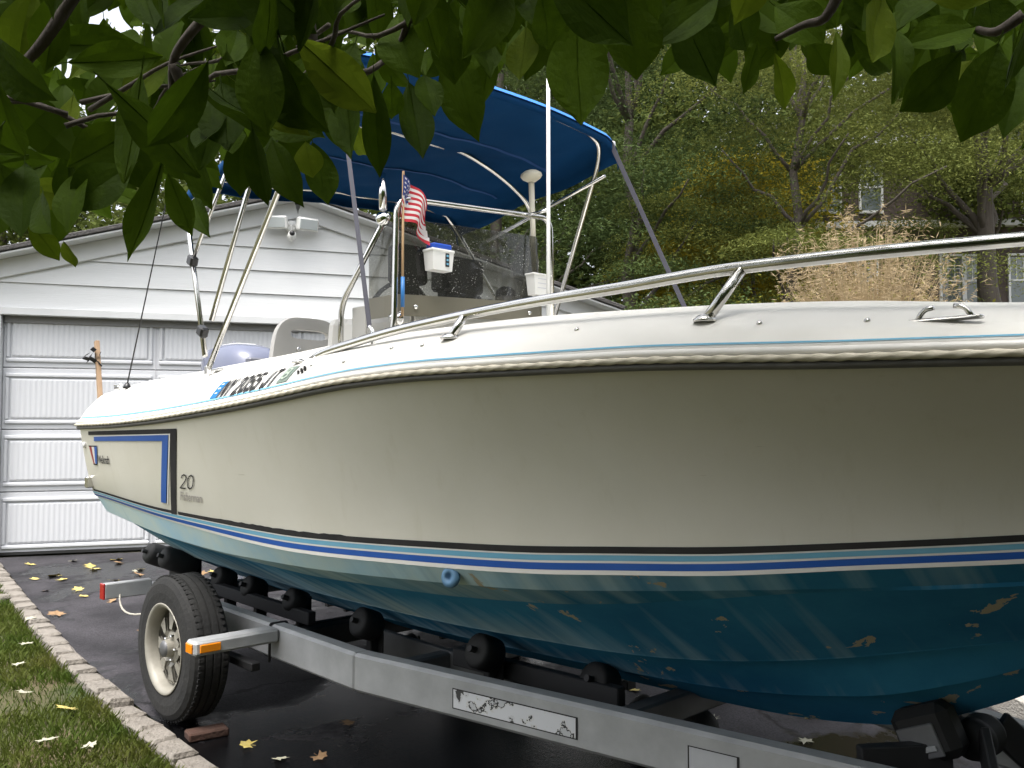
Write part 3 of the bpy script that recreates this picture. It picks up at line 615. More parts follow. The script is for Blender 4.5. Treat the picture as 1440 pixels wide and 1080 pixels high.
# bow rail
rz = pchip([2.2, 2.27, 2.46, 2.66, 2.97, 3.3, 3.51, 3.86, 4.17, 4.43, 5, 5.9], [1.565, 1.588, 1.614, 1.638, 1.662, 1.681, 1.690, 1.709, 1.712, 1.710, 1.715, 1.73])
ss = list(np.linspace(2.2, 5.85, 70)); RO = .14
pts = [V(s, fS(s) - RO, rz(s)) for s in ss]; pts += [V(s, -(fS(s) - RO), rz(s)) for s in reversed(ss)]
b = MB(); b.tube(pts, .0150, 14); brail = b.build('bow_rail', M_steel, boat, True)
for s, sb in ((3.0, 2.985), (3.87, 3.80), (4.75, 4.68), (5.4, 5.35)):
    for sg in (1, -1):
        l, z = cap_pt(sb, 1.08); b = MB(); b.tube([V(s, sg * (fS(s) - RO), rz(s)), V(sb, sg * l, z)], .0135, 12)
        b.lathe([(.028, 0), (.028, .005), (.014, .016)], V(sb, sg * l, z + .001), None, 16); b.build('stanchion', M_steel, brail, True)
for sg in (1, -1):
    b = MB(); l, z = cap_pt(2.19, 1.1); b.lathe([(.026, 0), (.026, .006), (.013, .014)], V(2.19, sg * l, z), None, 16); b.build('rail_foot', M_steel, brail, True)
# mooring cleats
def cleat(s, sg, k=1.04):
    l, z = cap_pt(s, k); b = MB(); c = V(s, sg * l, z)
    b.box(c + Vector((0, 0, .004)), (.075, .012, .004), .003)
    for dx in (-1, 1):
        b.tube(rounded([c + Vector((dx * .045, 0, .004)), c + Vector((dx * .036, 0, .04)), c + Vector((dx * .012, 0, .043))], .02), [.009] * 8 + [.007], 10) if False else b.tube(rounded([c + Vector((dx * .055, 0, .004)), c + Vector((dx * .040, 0, .027)), c + Vector((dx * .020, 0, .030))], .014), .0055, 10)
    b.build('cleat', M_steel, cap, True)
for sg in (1, -1): cleat(4.31, sg)
b = MB(); l, z = cap_pt(.16, 1.6); b.box(V(.16, l, z + .012), (.03, .012, .012), .006); b.tube([V(.12, l, z + .028), V(.20, l, z + .028)], .008, 8); b.build('cleat', M_chrome, cap)
# whip aerial at the stern
l, z = cap_pt(.30, 1.5)
b = MB(); b.lathe([(.02, 0), (.02, .01), (.008, .03)], V(.30, l, z), None, 14); b.tube([V(.30, l, z + .02), V(.62, l - .06, z + .95), V(.93, l - .15, z + 1.75)], [.004, .003, .002], 6)
b.build('whip_aerial', M_blk, boat, True)

# ------------------------------------------------------------------ console, windshield, seat, motor
def tint_glass():
    m = bpy.data.materials.new('smoked_acrylic'); m.use_nodes = True; nt = m.node_tree; L = nt.links.new
    for n in list(nt.nodes):
        if n.type == 'BSDF_PRINCIPLED': nt.nodes.remove(n)
    out = nt.nodes['Material Output']
    tr = nd(nt, 'ShaderNodeBsdfTransparent'); tr.inputs['Color'].default_value = (0.54, 0.54, 0.51, 1)
    gl = nd(nt, 'ShaderNodeBsdfGlossy'); gl.inputs['Roughness'].default_value = 0.03
    lw = nd(nt, 'ShaderNodeLayerWeight', Blend=.5); pw = nd(nt, 'ShaderNodeMath', operation='POWER'); L(lw.outputs['Facing'], pw.inputs[0]); pw.inputs[1].default_value = 4.0; fr = nd(nt, 'ShaderNodeMapRange'); fr.inputs['To Min'].default_value = .03; fr.inputs['To Max'].default_value = .8; L(pw.outputs[0], fr.inputs['Value']); mx = nd(nt, 'ShaderNodeMixShader'); L(fr.outputs[0], mx.inputs[0]); L(tr.outputs[0], mx.inputs[1]); L(gl.outputs[0], mx.inputs[2])
    tc = nd(nt, 'ShaderNodeTexCoord'); vo = nd(nt, 'ShaderNodeTexVoronoi', Scale=75.0); L(tc.outputs['Object'], vo.inputs['Vector'])
    no = nd(nt, 'ShaderNodeTexNoise', Scale=11.0, Detail=3.0); L(tc.outputs['Object'], no.inputs['Vector'])
    mr = nd(nt, 'ShaderNodeMapRange'); mr.inputs['From Min'].default_value = .30; mr.inputs['From Max'].default_value = .75; mr.inputs['To Min'].default_value = 0.0; mr.inputs['To Max'].default_value = 0.26; L(no.outputs['Fac'], mr.inputs['Value'])
    lt = nd(nt, 'ShaderNodeMath', operation='LESS_THAN'); L(vo.outputs['Distance'], lt.inputs[0]); L(mr.outputs[0], lt.inputs[1])
    df = nd(nt, 'ShaderNodeBsdfDiffuse'); df.inputs['Color'].default_value = (.6, .6, .57, 1)
    ml = nd(nt, 'ShaderNodeMath', operation='MULTIPLY_ADD'); L(lt.outputs[0], ml.inputs[0]); ml.inputs[1].default_value = 0.5; ml.inputs[2].default_value = 0.03
    m2 = nd(nt, 'ShaderNodeMixShader'); L(ml.outputs[0], m2.inputs[0]); L(mx.outputs[0], m2.inputs[1]); L(df.outputs[0], m2.inputs[2]); L(m2.outputs[0], out.inputs['Surface'])
    return m
M_tint = tint_glass()
def zl(l): return -.05 * l
b = MB(); rows = []
for z, o in ((.95, 0), (1.70, 0), (1.83, -.01), (1.86, -.03)):
    a = .44 + o; f_ = 1.90 + (o if z > 1.8 else 0) - (z - .95) * .02
    ring = []
    for (cs, cl, a0) in ((f_ - .07, a - .07, 0), (f_ - .07, -(a - .07), 90), (1.36, -(a - .05), 180), (1.36, a - .05, 270)):
        for k in range(5):
            an = R(a0 + k * 22.5); ring.append(V(cs + .07 * math.cos(an), cl + (-.07 * math.sin(an) if a0 < 180 else -.07 * math.sin(an)), z + zl(cl) * (z > 1.5)))
    rows.append(ring)
# order each ring by angle about its centre so that the walls are simple
for i, ring in enumerate(rows): rows[i] = sorted(ring, key=lambda p: math.atan2(p.y, p.x - 1.62))
b.grid(rows, True); n = len(rows[0]); b.add(rows[-1], [tuple(range(n))])
con = b.build('console', M_deck, boat)
gp = [(1.70, .455), (1.82, .457), (1.87, .452), (1.895, .44), (1.907, .415), (1.91, .2), (1.91, -.2), (1.907, -.415), (1.895, -.44), (1.87, -.452), (1.82, -.457), (1.70, -.455)]
gt = [2.16, 2.23, 2.25, 2.258, 2.262, 2.262, 2.262, 2.262, 2.258, 2.25, 2.23, 2.16]
b = MB(); outer = [[V(s, l, 1.85 + zl(l)), V(s - .005, l * .995, (1.85 + t) / 2 + zl(l)), V(s - .015, l * .985, t + zl(l))] for (s, l), t in zip(gp, gt)]
b.grid(outer); b.grid([[p + Vector((-.004, 0, 0)) for p in r] for r in outer]); b.grid([[r[2], r[2] + Vector((-.004, 0, 0))] for r in outer])
b.build('windshield', M_tint, con, True)
b = MB(); M_band = mat('smoked_band', (.15, .14, .105), .3)
b.grid([[V(s + .004, l * 1.008, 1.83 + zl(l)), V(s + .004, l * 1.008, 1.925 + zl(l))] for s, l in gp]); b.build('windshield_base', M_band, con)
for l in (.36, .0, -.34):
    b = MB(); b.lathe([(.011, 0), (.011, .004), (.006, .009)], V(1.915, l, 1.872 + zl(l)), Matrix.Rotation(R(90), 3, 'Y'), 14); b.build('screw_cap', M_chrome, con, True)
b = MB(); fp = [V(1.87, .50, 1.55), V(1.93, .485, 1.75), V(1.93, .475, 2.315), V(1.93, -.475, 2.38), V(1.93, -.485, 1.72)]
b.tube(rounded(fp, .075, 8), .0135, 14); fr_ = b.build('windshield_rail', M_steel, con, True)
b = MB(); b.lathe([(.034, 0), (.034, .006), (.014, .02), (.012, .05)], V(1.90, .435, 1.80), Matrix.Rotation(R(90), 3, 'X'), 20); b.build('rail_mount', M_chrome, fr_, True)
b = MB(); b.tube(rounded([V(1.86, .50, 2.21), V(1.54, .50, 1.885), V(1.54, .50, 1.50)], .07), .013, 12); gr = b.build('grab_rail', M_steel, con, True)
b = MB(); b.lathe([(.004, -.034), (.024, -.024), (.034, 0), (.024, .024), (.004, .034)], V(1.865, .50, 2.23), None, 18); b.tube([V(1.865, .50, 2.23), V(1.90, .49, 2.24)], .012, 10); b.build('swivel', M_chrome, gr, True)
b = MB(); b.tube([V(1.865, .50, 2.27), V(1.855, .50, 2.43)], .017, 12); b.build('rod_holder', M_chrome, gr, True)
b = MB(); b.box(V(1.62, .452, 1.80), (.055, .006, .075), .004); b.build('side_hatch', mat('hatch_grey', (.45, .44, .41), .5), con)
# dashboard instruments
b = MB(); b.box(V(1.745, .275, 2.07), (.05, .085, .088), .014); b.box(V(1.745, .275, 1.95), (.03, .05, .05), .01); b.build('fish_finder', M_blk, con)
b = MB(); b.box(V(1.70, -.06, 2.065), (.055, .13, .085), .014); b.box(V(1.70, -.06, 1.94), (.04, .10, .05), .01); b.build('chart_plotter', M_blk, con)
b = MB(); b.lathe([(.05, 0), (.05, .02), (.035, .05), (.012, .065)], V(1.74, -.235, 1.90), None, 18); b.lathe([(.012, 0), (.02, .03), (.016, .06)], V(1.72, -.2, 1.92), Matrix.Rotation(R(30), 3, 'X'), 10); b.build('throttle', M_blk, con, True)
b = MB(); b.lathe([(.062, 0), (.064, .05), (.05, .09)], V(1.74, -.345, 1.90), None, 20); cmp_ = b.build('compass', mat('beige_plastic', (.45, .42, .36), .5), con, True)
b = MB(); b.lathe([(.056, 0), (.05, .03), (.025, .05)], V(1.74, -.345, 1.988), None, 20); b.build('compass_dome', M_blk, cmp_, True)
b = MB(); wh = [V(1.30 + .05 * math.sin(a), .19 * math.cos(a), 1.88 + .19 * math.sin(a)) for a in [k * math.pi / 12 for k in range(25)]]
b.tube(wh, .012, 8, False)
for k in range(3):
    a = k * 2.094 + .5; b.tube([V(1.32, 0, 1.88), V(1.30 + .05 * math.sin(a), .19 * math.cos(a), 1.88 + .19 * math.sin(a))], .009, 6)
b.build('steering_wheel', M_blk, con, True)
# aerials
M_alb = mat('white_fibreglass', (.82, .82, .80), .35)
b = MB(); b.tube([V(2.075, -.31, 1.45), V(2.075, -.312, 2.4), V(2.072, -.316, 3.22)], [.0105, .010, .0085], 12); va = b.build('tall_aerial', M_alb, con, True)
b = MB(); b.tube([V(2.075, -.31, 1.44), V(2.075, -.31, 1.56)], .017, 12); b.tube([V(1.93, -.31, 2.368), V(2.075, -.312, 2.368)], .008, 8); b.build('aerial_ferrule', M_chrome, va, True)
b = MB(); b.tube([V(1.86, -.44, 1.90), V(1.85, -.42, 2.57)], [.011, .015], 10); b.build('gps_mast', mat('cream_plastic', (.66, .62, .50), .5), con, True)
b = MB(); b.lathe([(.02, -.03), (.045, -.015), (.056, .0), (.052, .014), (.03, .028), (.006, .033)], V(1.85, -.42, 2.60), Matrix.Rotation(R(8), 3, 'X'), 22); b.build('gps_antenna', MATS['cream_plastic'], con, True)
# helm seat
def seat_plate():
    N = 48; b = MB(); out = []; slot = []
    for i in range(N):
        a = 2 * math.pi * i / N; c, s_ = math.cos(a), math.sin(a); p = .28
        ux = math.copysign(abs(c) ** (2 * p), c); uy = math.copysign(abs(s_) ** (2 * p), s_)
        wv = .235 - .045 * uy; out.append((ux * wv, uy * .21))
        slot.append((ux * .115, .115 + uy * .026))
    def pt(x, z, d): return Vector((d - z * .18, x, z))
    for d in (-.02, .02):
        b.add([pt(x, z, d * .7) for x, z in slot] + [pt(*[q * .5 for q in (slot[i][0] + out[i][0], slot[i][1] + out[i][1])], d * 1.1) for i in range(N)] + [pt(x, z, d) for x, z in out],
              [(k * N + i, k * N + (i + 1) % N, (k + 1) * N + (i + 1) % N, (k + 1) * N + i) for k in range(2) for i in range(N)])
    b.grid([[pt(x, z, -.02) for x, z in out], [pt(x * 1.02, z * 1.02, 0) for x, z in out], [pt(x, z, .02) for x, z in out]], True)
    b.grid([[pt(x, z, -.014) for x, z in slot], [pt(x, z, .014) for x, z in slot]], True)
    return b
st = link('helm_seat', None, boat, V(.70, .16, 1.72))
sb_ = seat_plate().build('backrest', mat('seat_plastic', (.62, .60, .56), .5, var=(.52, .5, .46), scale=5, amt=.8), st, True)
for y in (-.08, .08):
    b = MB(); b.lathe([(.014, 0), (.014, .006), (.006, .01)], (.015, y, .03), Matrix.Rotation(R(90), 3, 'Y'), 12); b.build('button', M_chrome, sb_, True)
b = MB(); b.box((-.14, 0, -.24), (.22, .22, .05), .03); b.build('cushion', MATS['seat_plastic'], st)
b = MB(); b.tube([(-.14, 0, -.29), (-.14, 0, -.76)], .04, 14); b.build('pedestal', M_steel, st, True)
# outboard
M_cowl = mat('slate_blue_cowl', (.10, .115, .18), .22, var=(.14, .15, .21), scale=4, amt=.8, coat=.4)
M_alu = mat('motor_grey', (.12, .125, .15), .4)
def loft(secs, n=28, p=.35):
    b = MB(); rows = []
    for (cx, cy, cz, hx, hy) in secs:
        r = []
        for i in range(n):
            a = 2 * math.pi * i / n; c, s_ = math.cos(a), math.sin(a)
            r.append((cx + math.copysign(abs(c) ** (2 * p), c) * hx, cy + math.copysign(abs(s_) ** (2 * p), s_) * hy, cz))
        rows.append(r)
    b.grid(rows, True); m = len(b.v); b.add(rows[0], [tuple(range(n))]); b.add(rows[-1], [tuple(range(n))]); return b
om = link('outboard_motor', None, boat, V(-.42, 0, 0))
b = loft([(0, 0, 1.40, .26, .17), (0, 0, 1.48, .31, .20), (0, 0, 1.66, .33, .205), (-.01, 0, 1.76, .32, .20), (-.03, 0, 1.83, .26, .17), (-.04, 0, 1.86, .17, .12), (-.04, 0, 1.866, .05, .04)]); cw = b.build('cowling', M_cowl, om, True)
b = MB(); b.box((.30, 0, 1.74), (.035, .12, .02), .01); b.build('cowl_latch', M_alu, cw)
b = MB(); b.box((-.05, 0, 1.868), (.10, .07, .004), .002); b.build('cowl_decal', M_wht, cw)
b = MB(); b.lathe([(.014, 0), (.014, .03), (.01, .036)], (-.12, 0, 1.86), None, 12); b.build('cowl_knob', M_alu, cw, True)
b = loft([(-.02, 0, .62, .09, .05), (-.02, 0, 1.0, .12, .07), (0, 0, 1.25, .18, .13), (0, 0, 1.42, .24, .16)]); b.build('midsection', M_alu, om, True)
b = MB(); b.lathe([(.01, -.2), (.05, -.12), (.055, .1), (.03, .2)], (-.03, 0, .58), Matrix.Rotation(R(90), 3, 'Y'), 18); b.box((-.02, 0, .44), (.07, .008, .12), .004); b.box((-.06, 0, .70), (.16, .09, .006), .003); b.build('lower_unit', M_alu, om, True)
b = MB()
for k in range(3):
    a = k * 2.094; Mp = Matrix.Rotation(a, 3, 'X') @ Matrix.Rotation(R(35), 3, 'Z'); b.box(Vector((-.22, 0, .58)) + Matrix.Rotation(a, 3, 'X') @ Vector((0, 0, .085)), (.008, .045, .07), .006, Mp)
b.build('propeller', M_steel, om)
for k, yy in enumerate((-.10, -.06, .02)):
    b = MB(); b.tube(bez((.20, yy, 1.50), (.36, yy * 1.3, 1.72), (.48, yy * 2, 1.38)), .008, 8); b.build('control_cable', M_blk, om, True)

# ------------------------------------------------------------------ canopy (bimini)
M_canv = mat('blue_canvas', (.0035, .036, .11), .9, var=(.005, .046, .135), scale=5, amt=.8, bump=.25, bscale=300, transl=.03, spec=.1)
M_web = mat('grey_webbing', (.07, .07, .09), .8)
HWB = .93
def canvas_pt(u, v):
    s = lerp(.70, 2.02, u); a = abs(v)
    za = 2.64 - .06 * v - .05 * v * v; zf = 2.90 - .012 * v - .07 * v * v
    z = lerp(za, zf, u ** .85) - .022 * math.sin(math.pi * u * 2) ** 2
    e = max(0, (a - .86) / .14); z -= .115 * e ** 1.6
    l = HWB * math.copysign(min(a, .86) + .10 * math.sin(e * math.pi / 2), v)
    z += (.007 * math.sin(9 * v + 5 * u) * math.cos(7 * u) + .007 * math.sin(17 * u - 6 * v) * (1 - e)) * (1 - .8 * u ** 6) + .004 * math.sin(31 * u + 23 * v) * math.sin(5 * v + 2) * (1 - e) * (1 - u ** 6)
    return V(s, l, z)
b = MB(); NU, NV = 40, 56
rows = []
def canv_row(u, du=0.0, dz=0.0): return [canvas_pt(u, -1 + 2 * k / NV) + Vector((du, 0, dz)) for k in range(NV + 1)]
rows.append(canv_row(0, .012, -.055)); rows.append(canv_row(0, -.006, -.03))
for i in range(NU + 1): rows.append(canv_row(i / NU))
rows.append(canv_row(1, .012, -.018)); rows.append(canv_row(1, .006, -.05))
b.grid(rows); bim = b.build('bimini_canvas', M_canv, boat, True)
sm = bim.modifiers.new('thickness', 'SOLIDIFY'); sm.thickness = .004
b = MB(); rows = []
for k in range(NV + 1):
    p = canvas_pt(1, -1 + 2 * k / NV); rows.append([p + Vector((-.05, 0, .006)), p + Vector((.004, 0, .008)), p + Vector((.018, 0, -.012))])
b.grid(rows); b.build('front_hem', mat('lit_edge_blue', (.02, .16, .52), .7), bim, True)  # front edge strip in lighter blue, painted for light catching the canvas top
b = MB(); rows = []
for i in range(NU + 1):
    p = canvas_pt(i / NU, .70); rows.append([p + Vector((0, -.03, -.006)), p + Vector((0, .03, -.010))])
b.grid(rows); 
for u in (.33, .66):
    b.grid([[canvas_pt(u, -1 + 2 * k / NV) + Vector((-.012, 0, -.006)), canvas_pt(u, -1 + 2 * k / NV) + Vector((.012, 0, -.006))] for k in range(3, NV - 2)])
b.build('canvas_seam', mat('navy_seam', (.008, .055, .20), .9), bim, True)
LM = 1.02
def bow(name, s_top, u, base, r, zoff=.004, vmax=.90, rad=.16):
    top = [canvas_pt(u, v) + Vector((0, 0, zoff)) for v in np.linspace(vmax, -vmax, 15)]
    b = MB(); pts = [V(base[0], LM, base[1])] + top + [V(base[0], -LM, base[1] + .06)]
    b.tube(rounded([pts[0], pts[1] + Vector((0, 0, -.02)), pts[2]], rad)[:-1] + pts[2:-2] + rounded([pts[-3], pts[-2] + Vector((0, 0, -.02)), pts[-1]], rad)[1:], r, 12); return b.build(name, M_steel, bim, True)
bow('front_bow', 2.0, .96, (1.30, 1.575), .0125)
bow('rear_bow', .76, .02, (1.27, 1.64), .0115, .004, .975, .10)
inner = [V(1.24, .98, 1.80), V(1.40, .86, 2.50)] + [canvas_pt(.555, v) + Vector((0, 0, .006)) for v in (.80, .6, .4, .2, 0, -.2, -.35)] + [V(1.455, -.60, 2.705), V(1.44, -.86, 2.57), V(1.18, -.93, 1.74)]
b = MB(); b.tube(rounded(inner, .16, 6), .0115, 12); b.build('inner_bow', M_steel, bim, True)
b = MB(); b.tube([V(1.97, -.85, 2.66), V(.98, -.90, 2.47)], .0105, 10); b.build('side_strut', M_steel, bim, True)
b = MB(); b.tube([V(1.02, .975, 2.10), V(1.30, .93, 2.52)], .009, 10); b.build('side_strut', M_steel, bim, True)
for p in (V(1.24, LM, 1.75), V(1.02, .975, 2.10), V(1.24, -LM, 1.80)):
    b = MB(); b.box(p, (.028, .019, .024), .008, Matrix.Rotation(R(25), 3, 'Y')); b.build('jaw_fitting', M_blk, bim)
for sg in (1, -1):
    l, z = cap_pt(1.30, 1.5); b = MB(); b.box(V(1.30, sg * l, z + .008), (.035, .016, .006), .003); b.box(V(1.30, sg * LM, 1.575), (.014, .012, .02), .004); b.build('deck_hinge', M_chrome, bim)
for sg in (1, -1):
    a = canvas_pt(.985, .90 * sg) + Vector((.02, 0, -.01)); e = V(2.50, sg * 1.0, 1.67); d = (e - a).normalized(); w = d.cross(Vector((0, 1, 0))).normalized() * .0125
    b = MB(); tk = Vector((0, .0012, 0)); b.add([a + w + tk, a - w + tk, e - w + tk, e + w + tk, a + w - tk, a - w - tk, e - w - tk, e + w - tk], [(0, 1, 2, 3), (7, 6, 5, 4), (0, 4, 5, 1), (2, 6, 7, 3), (1, 5, 6, 2), (0, 3, 7, 4)])
    b.build('tie_strap', M_web, bim)
    b = MB(); l, z = cap_pt(2.5, 1.35); b.tube(rounded([e, V(2.52, sg * 1.0, 1.655), V(2.53, sg * (l), z)], .01), .006, 8); b.build('strap_hook', M_chrome, bim)
b = MB(); p = canvas_pt(.985, -.93); b.box(p + Vector((.02, 0, .01)), (.006, .012, .02), .004); b.build('zip_pull', M_wht, bim)

# things carried on the boat
def at_boat(s, l, z): return b2w(s, l, z)
fg = thing('american_flag', at_boat(1.955, .46, 1.80), BRZ, 'small American flag on a wooden stick lashed beside the windshield', 'flag')
b = MB(); b.tube([(0, 0, 0), (-.005, .004, .63)], .0055, 8); b.build('staff', mat('pine', (.42, .28, .15), .6, var=(.34, .22, .11), scale=20, amt=.7), fg, True)
b = MB(); b.tube([(0.001, 0, .04), (0, 0.001, .17)], .0085, 8); b.build('blue_tag', mat('tag_blue', (.03, .17, .45), .4), fg, True)
b = MB(); NUF, NVF = 26, 26; g = []
def flag_pt(u, v):
    # u along the fly, v down the hoist; limp cloth gathered towards the foot
    z0 = .615 - v * .17
    side = .135 * u - .034 * v * (1 - u) * math.sin(min(1, u * 4 + .25) * math.pi * .5)
    droop = .105 * u ** 1.2 + .012 * math.sin(u * 8)
    return Vector((.022 * math.sin(u * 10 + v * 3) * (.3 + u), side + .006 * math.sin(u * 14), z0 - droop - .012 * math.sin(v * 34) * max(0, u - .85) / .15))
for v in range(NVF + 1): g.append([flag_pt(u / NUF, v / NVF) for u in range(NUF + 1)])
vs = [p for r in g for p in r]; 
for v in range(NVF):
    for u in range(NUF):
        can = u < 10 and v < 14; b.cm = 2 if can else (0 if (v // 2) % 2 == 0 else 1)
        if can and (u % 2 == 1) and (v % 3 == 1): b.cm = 1
        if u == NUF - 1 and v % 5 == 2: continue
        i = v * (NUF + 1) + u; b.f.append((i, i + 1, i + NUF + 2, i + NUF + 1)); b.m.append(b.cm)
b.v = vs
fc = b.build('flag_cloth', [mat('flag_red', (.50, .025, .04), .8, transl=.3), mat('flag_white', (.74, .72, .70), .8, transl=.3), mat('flag_navy', (.03, .05, .20), .8, transl=.3)], fg, True)
bx = thing('bait_tub', at_boat(1.955, .263, 2.018), BRZ, 'white plastic tub with blue lid on the windshield', 'tub')
b = MB(); b.add([(x * k, y * k2, z) for z, k, k2 in ((0, .030, .052), (.09, .034, .060)) for x, y in ((-1, -1), (1, -1), (1, 1), (-1, 1))], [(3, 2, 1, 0), (0, 1, 5, 4), (1, 2, 6, 5), (2, 3, 7, 6), (3, 0, 4, 7)]); b.box((0, 0, .088), (.037, .064, .006), .003); tb = b.build('tub', M_wht, bx)
b = MB(); b.box((-.002, .003, .107), (.030, .052, .013), .006); b.build('lid', mat('lid_blue', (.015, .07, .42), .4), bx)
b = MB(); b.box((.0342, .022, .048), (.0012, .010, .030), 0); lb = b.build('side_label', M_ink, bx)
for k in range(3):
    b = MB(); b.box((.0358, .022, .030 + .018 * k), (.0008, .006, .0045), 0); b.build('label_print', M_sky, lb)
wb = thing('paper_tray', at_boat(1.955, -.3635, 1.972), BRZ, 'small white plastic tray at the right end of the windshield', 'tray')
b = MB(); b.add([(x * k, y * k2, z) for z, k, k2 in ((0, .026, .046), (.10, .030, .058)) for x, y in ((-1, -1), (1, -1), (1, 1), (-1, 1))], [(3, 2, 1, 0), (0, 1, 5, 4), (1, 2, 6, 5), (2, 3, 7, 6), (3, 0, 4, 7)]); b.build('tray', M_wht, wb)
b = MB(); b.box((0, 0, .102), (.033, .063, .004), .002); b.build('rim', M_wht, wb)
b = MB()
for k in range(3): b.box((.0296 - .001 * k, 0, .080 - .022 * k), (.001, .03, .0018), 0)
b.build('faint_print', mat('faint_grey', (.55, .56, .6), .5), wb)
rgl = thing('cleaning_rag', at_boat(1.97, -.05, 1.66), BRZ + .3, 'crumpled blue-grey rag lying in front of the console', 'rag')
b = MB(); rows = []
for i in range(9): rows.append([(.07 * (i / 8 - .5) * 2, .10 * (k / 8 - .5) * 2, .05 * math.exp(-((i - 4) ** 2 + (k - 4) ** 2) / 9) + .012 * math.sin(i * 1.9 + k) * math.cos(k * 1.3)) for k in range(9)])
b.grid(rows); b.build('cloth', mat('rag_blue', (.16, .20, .30), .9), rgl, True)
l, z = cap_pt(.03, 1.4)
sk = thing('wooden_stake', at_boat(.0, l, z - .01), BRZ, 'wooden stick with black rag strips standing at the stern corner', 'stick')
Mst = Matrix.Rotation(R(-13), 3, 'Y')
b = MB(); b.box(Mst @ Vector((-.02, 0, .16)), (.014, .011, .165), .002, Mst); b.build('stick', mat('stake_wood', (.40, .27, .17), .7, var=(.30, .2, .12), scale=14, amt=.8), sk)
M_rag = mat('black_rag', (.03, .03, .035), .9)
for k, (dy, dz, h) in enumerate(((-.012, .245, .05), (.012, .215, .055), (-.04, .225, .03))):
    b = MB(); rows = []
    for i in range(5): rows.append([Mst @ Vector((-.02 + .026 * c_ + .012 * math.sin(i * 2 + k), -.016 + dy * 1.1 + .014 * math.sin(i * 1.7 + k), dz + h * 1.5 * (.5 - i / 4))) for c_ in (-1, 0, 1)])
    b.grid(rows); b.build('rag_strip', M_rag, sk)

# ------------------------------------------------------------------ trailer (same local axes as the boat)
M_galv = mat('galvanised_steel', (.50, .51, .52), .5, .25, var=(.29, .295, .30), scale=7, amt=.9, bump=.05, bscale=25, detail=8)
M_galvd = mat('weathered_zinc', (.22, .225, .23), .55, .6, var=(.12, .12, .125), scale=6, amt=.9)
M_rub2 = mat('roller_rubber', (.006, .006, .0065), .7, var=(.011, .011, .011), scale=8)
M_dark = mat('dark_steel', (.035, .035, .037), .6, .4)
tr = thing('boat_trailer', (BO[0], BO[1], 0), BRZ, 'galvanised steel boat trailer carrying the fishing boat', 'trailer')
def beam(name, p0, p1, hw, hh, m, bev=.008, parent=tr, roll=0.0):
    p0, p1 = Vector(p0), Vector(p1); d = p1 - p0; L = d.length; x = d.normalized(); y = Vector((0, 0, 1)).cross(x).normalized(); z = x.cross(y)
    M = Matrix((x, y, z)).transposed(); b = MB(); b.box((p0 + p1) / 2, (L / 2, hw, hh), bev, M); return b.build(name, m, parent)
ZR = .378; HH = .074
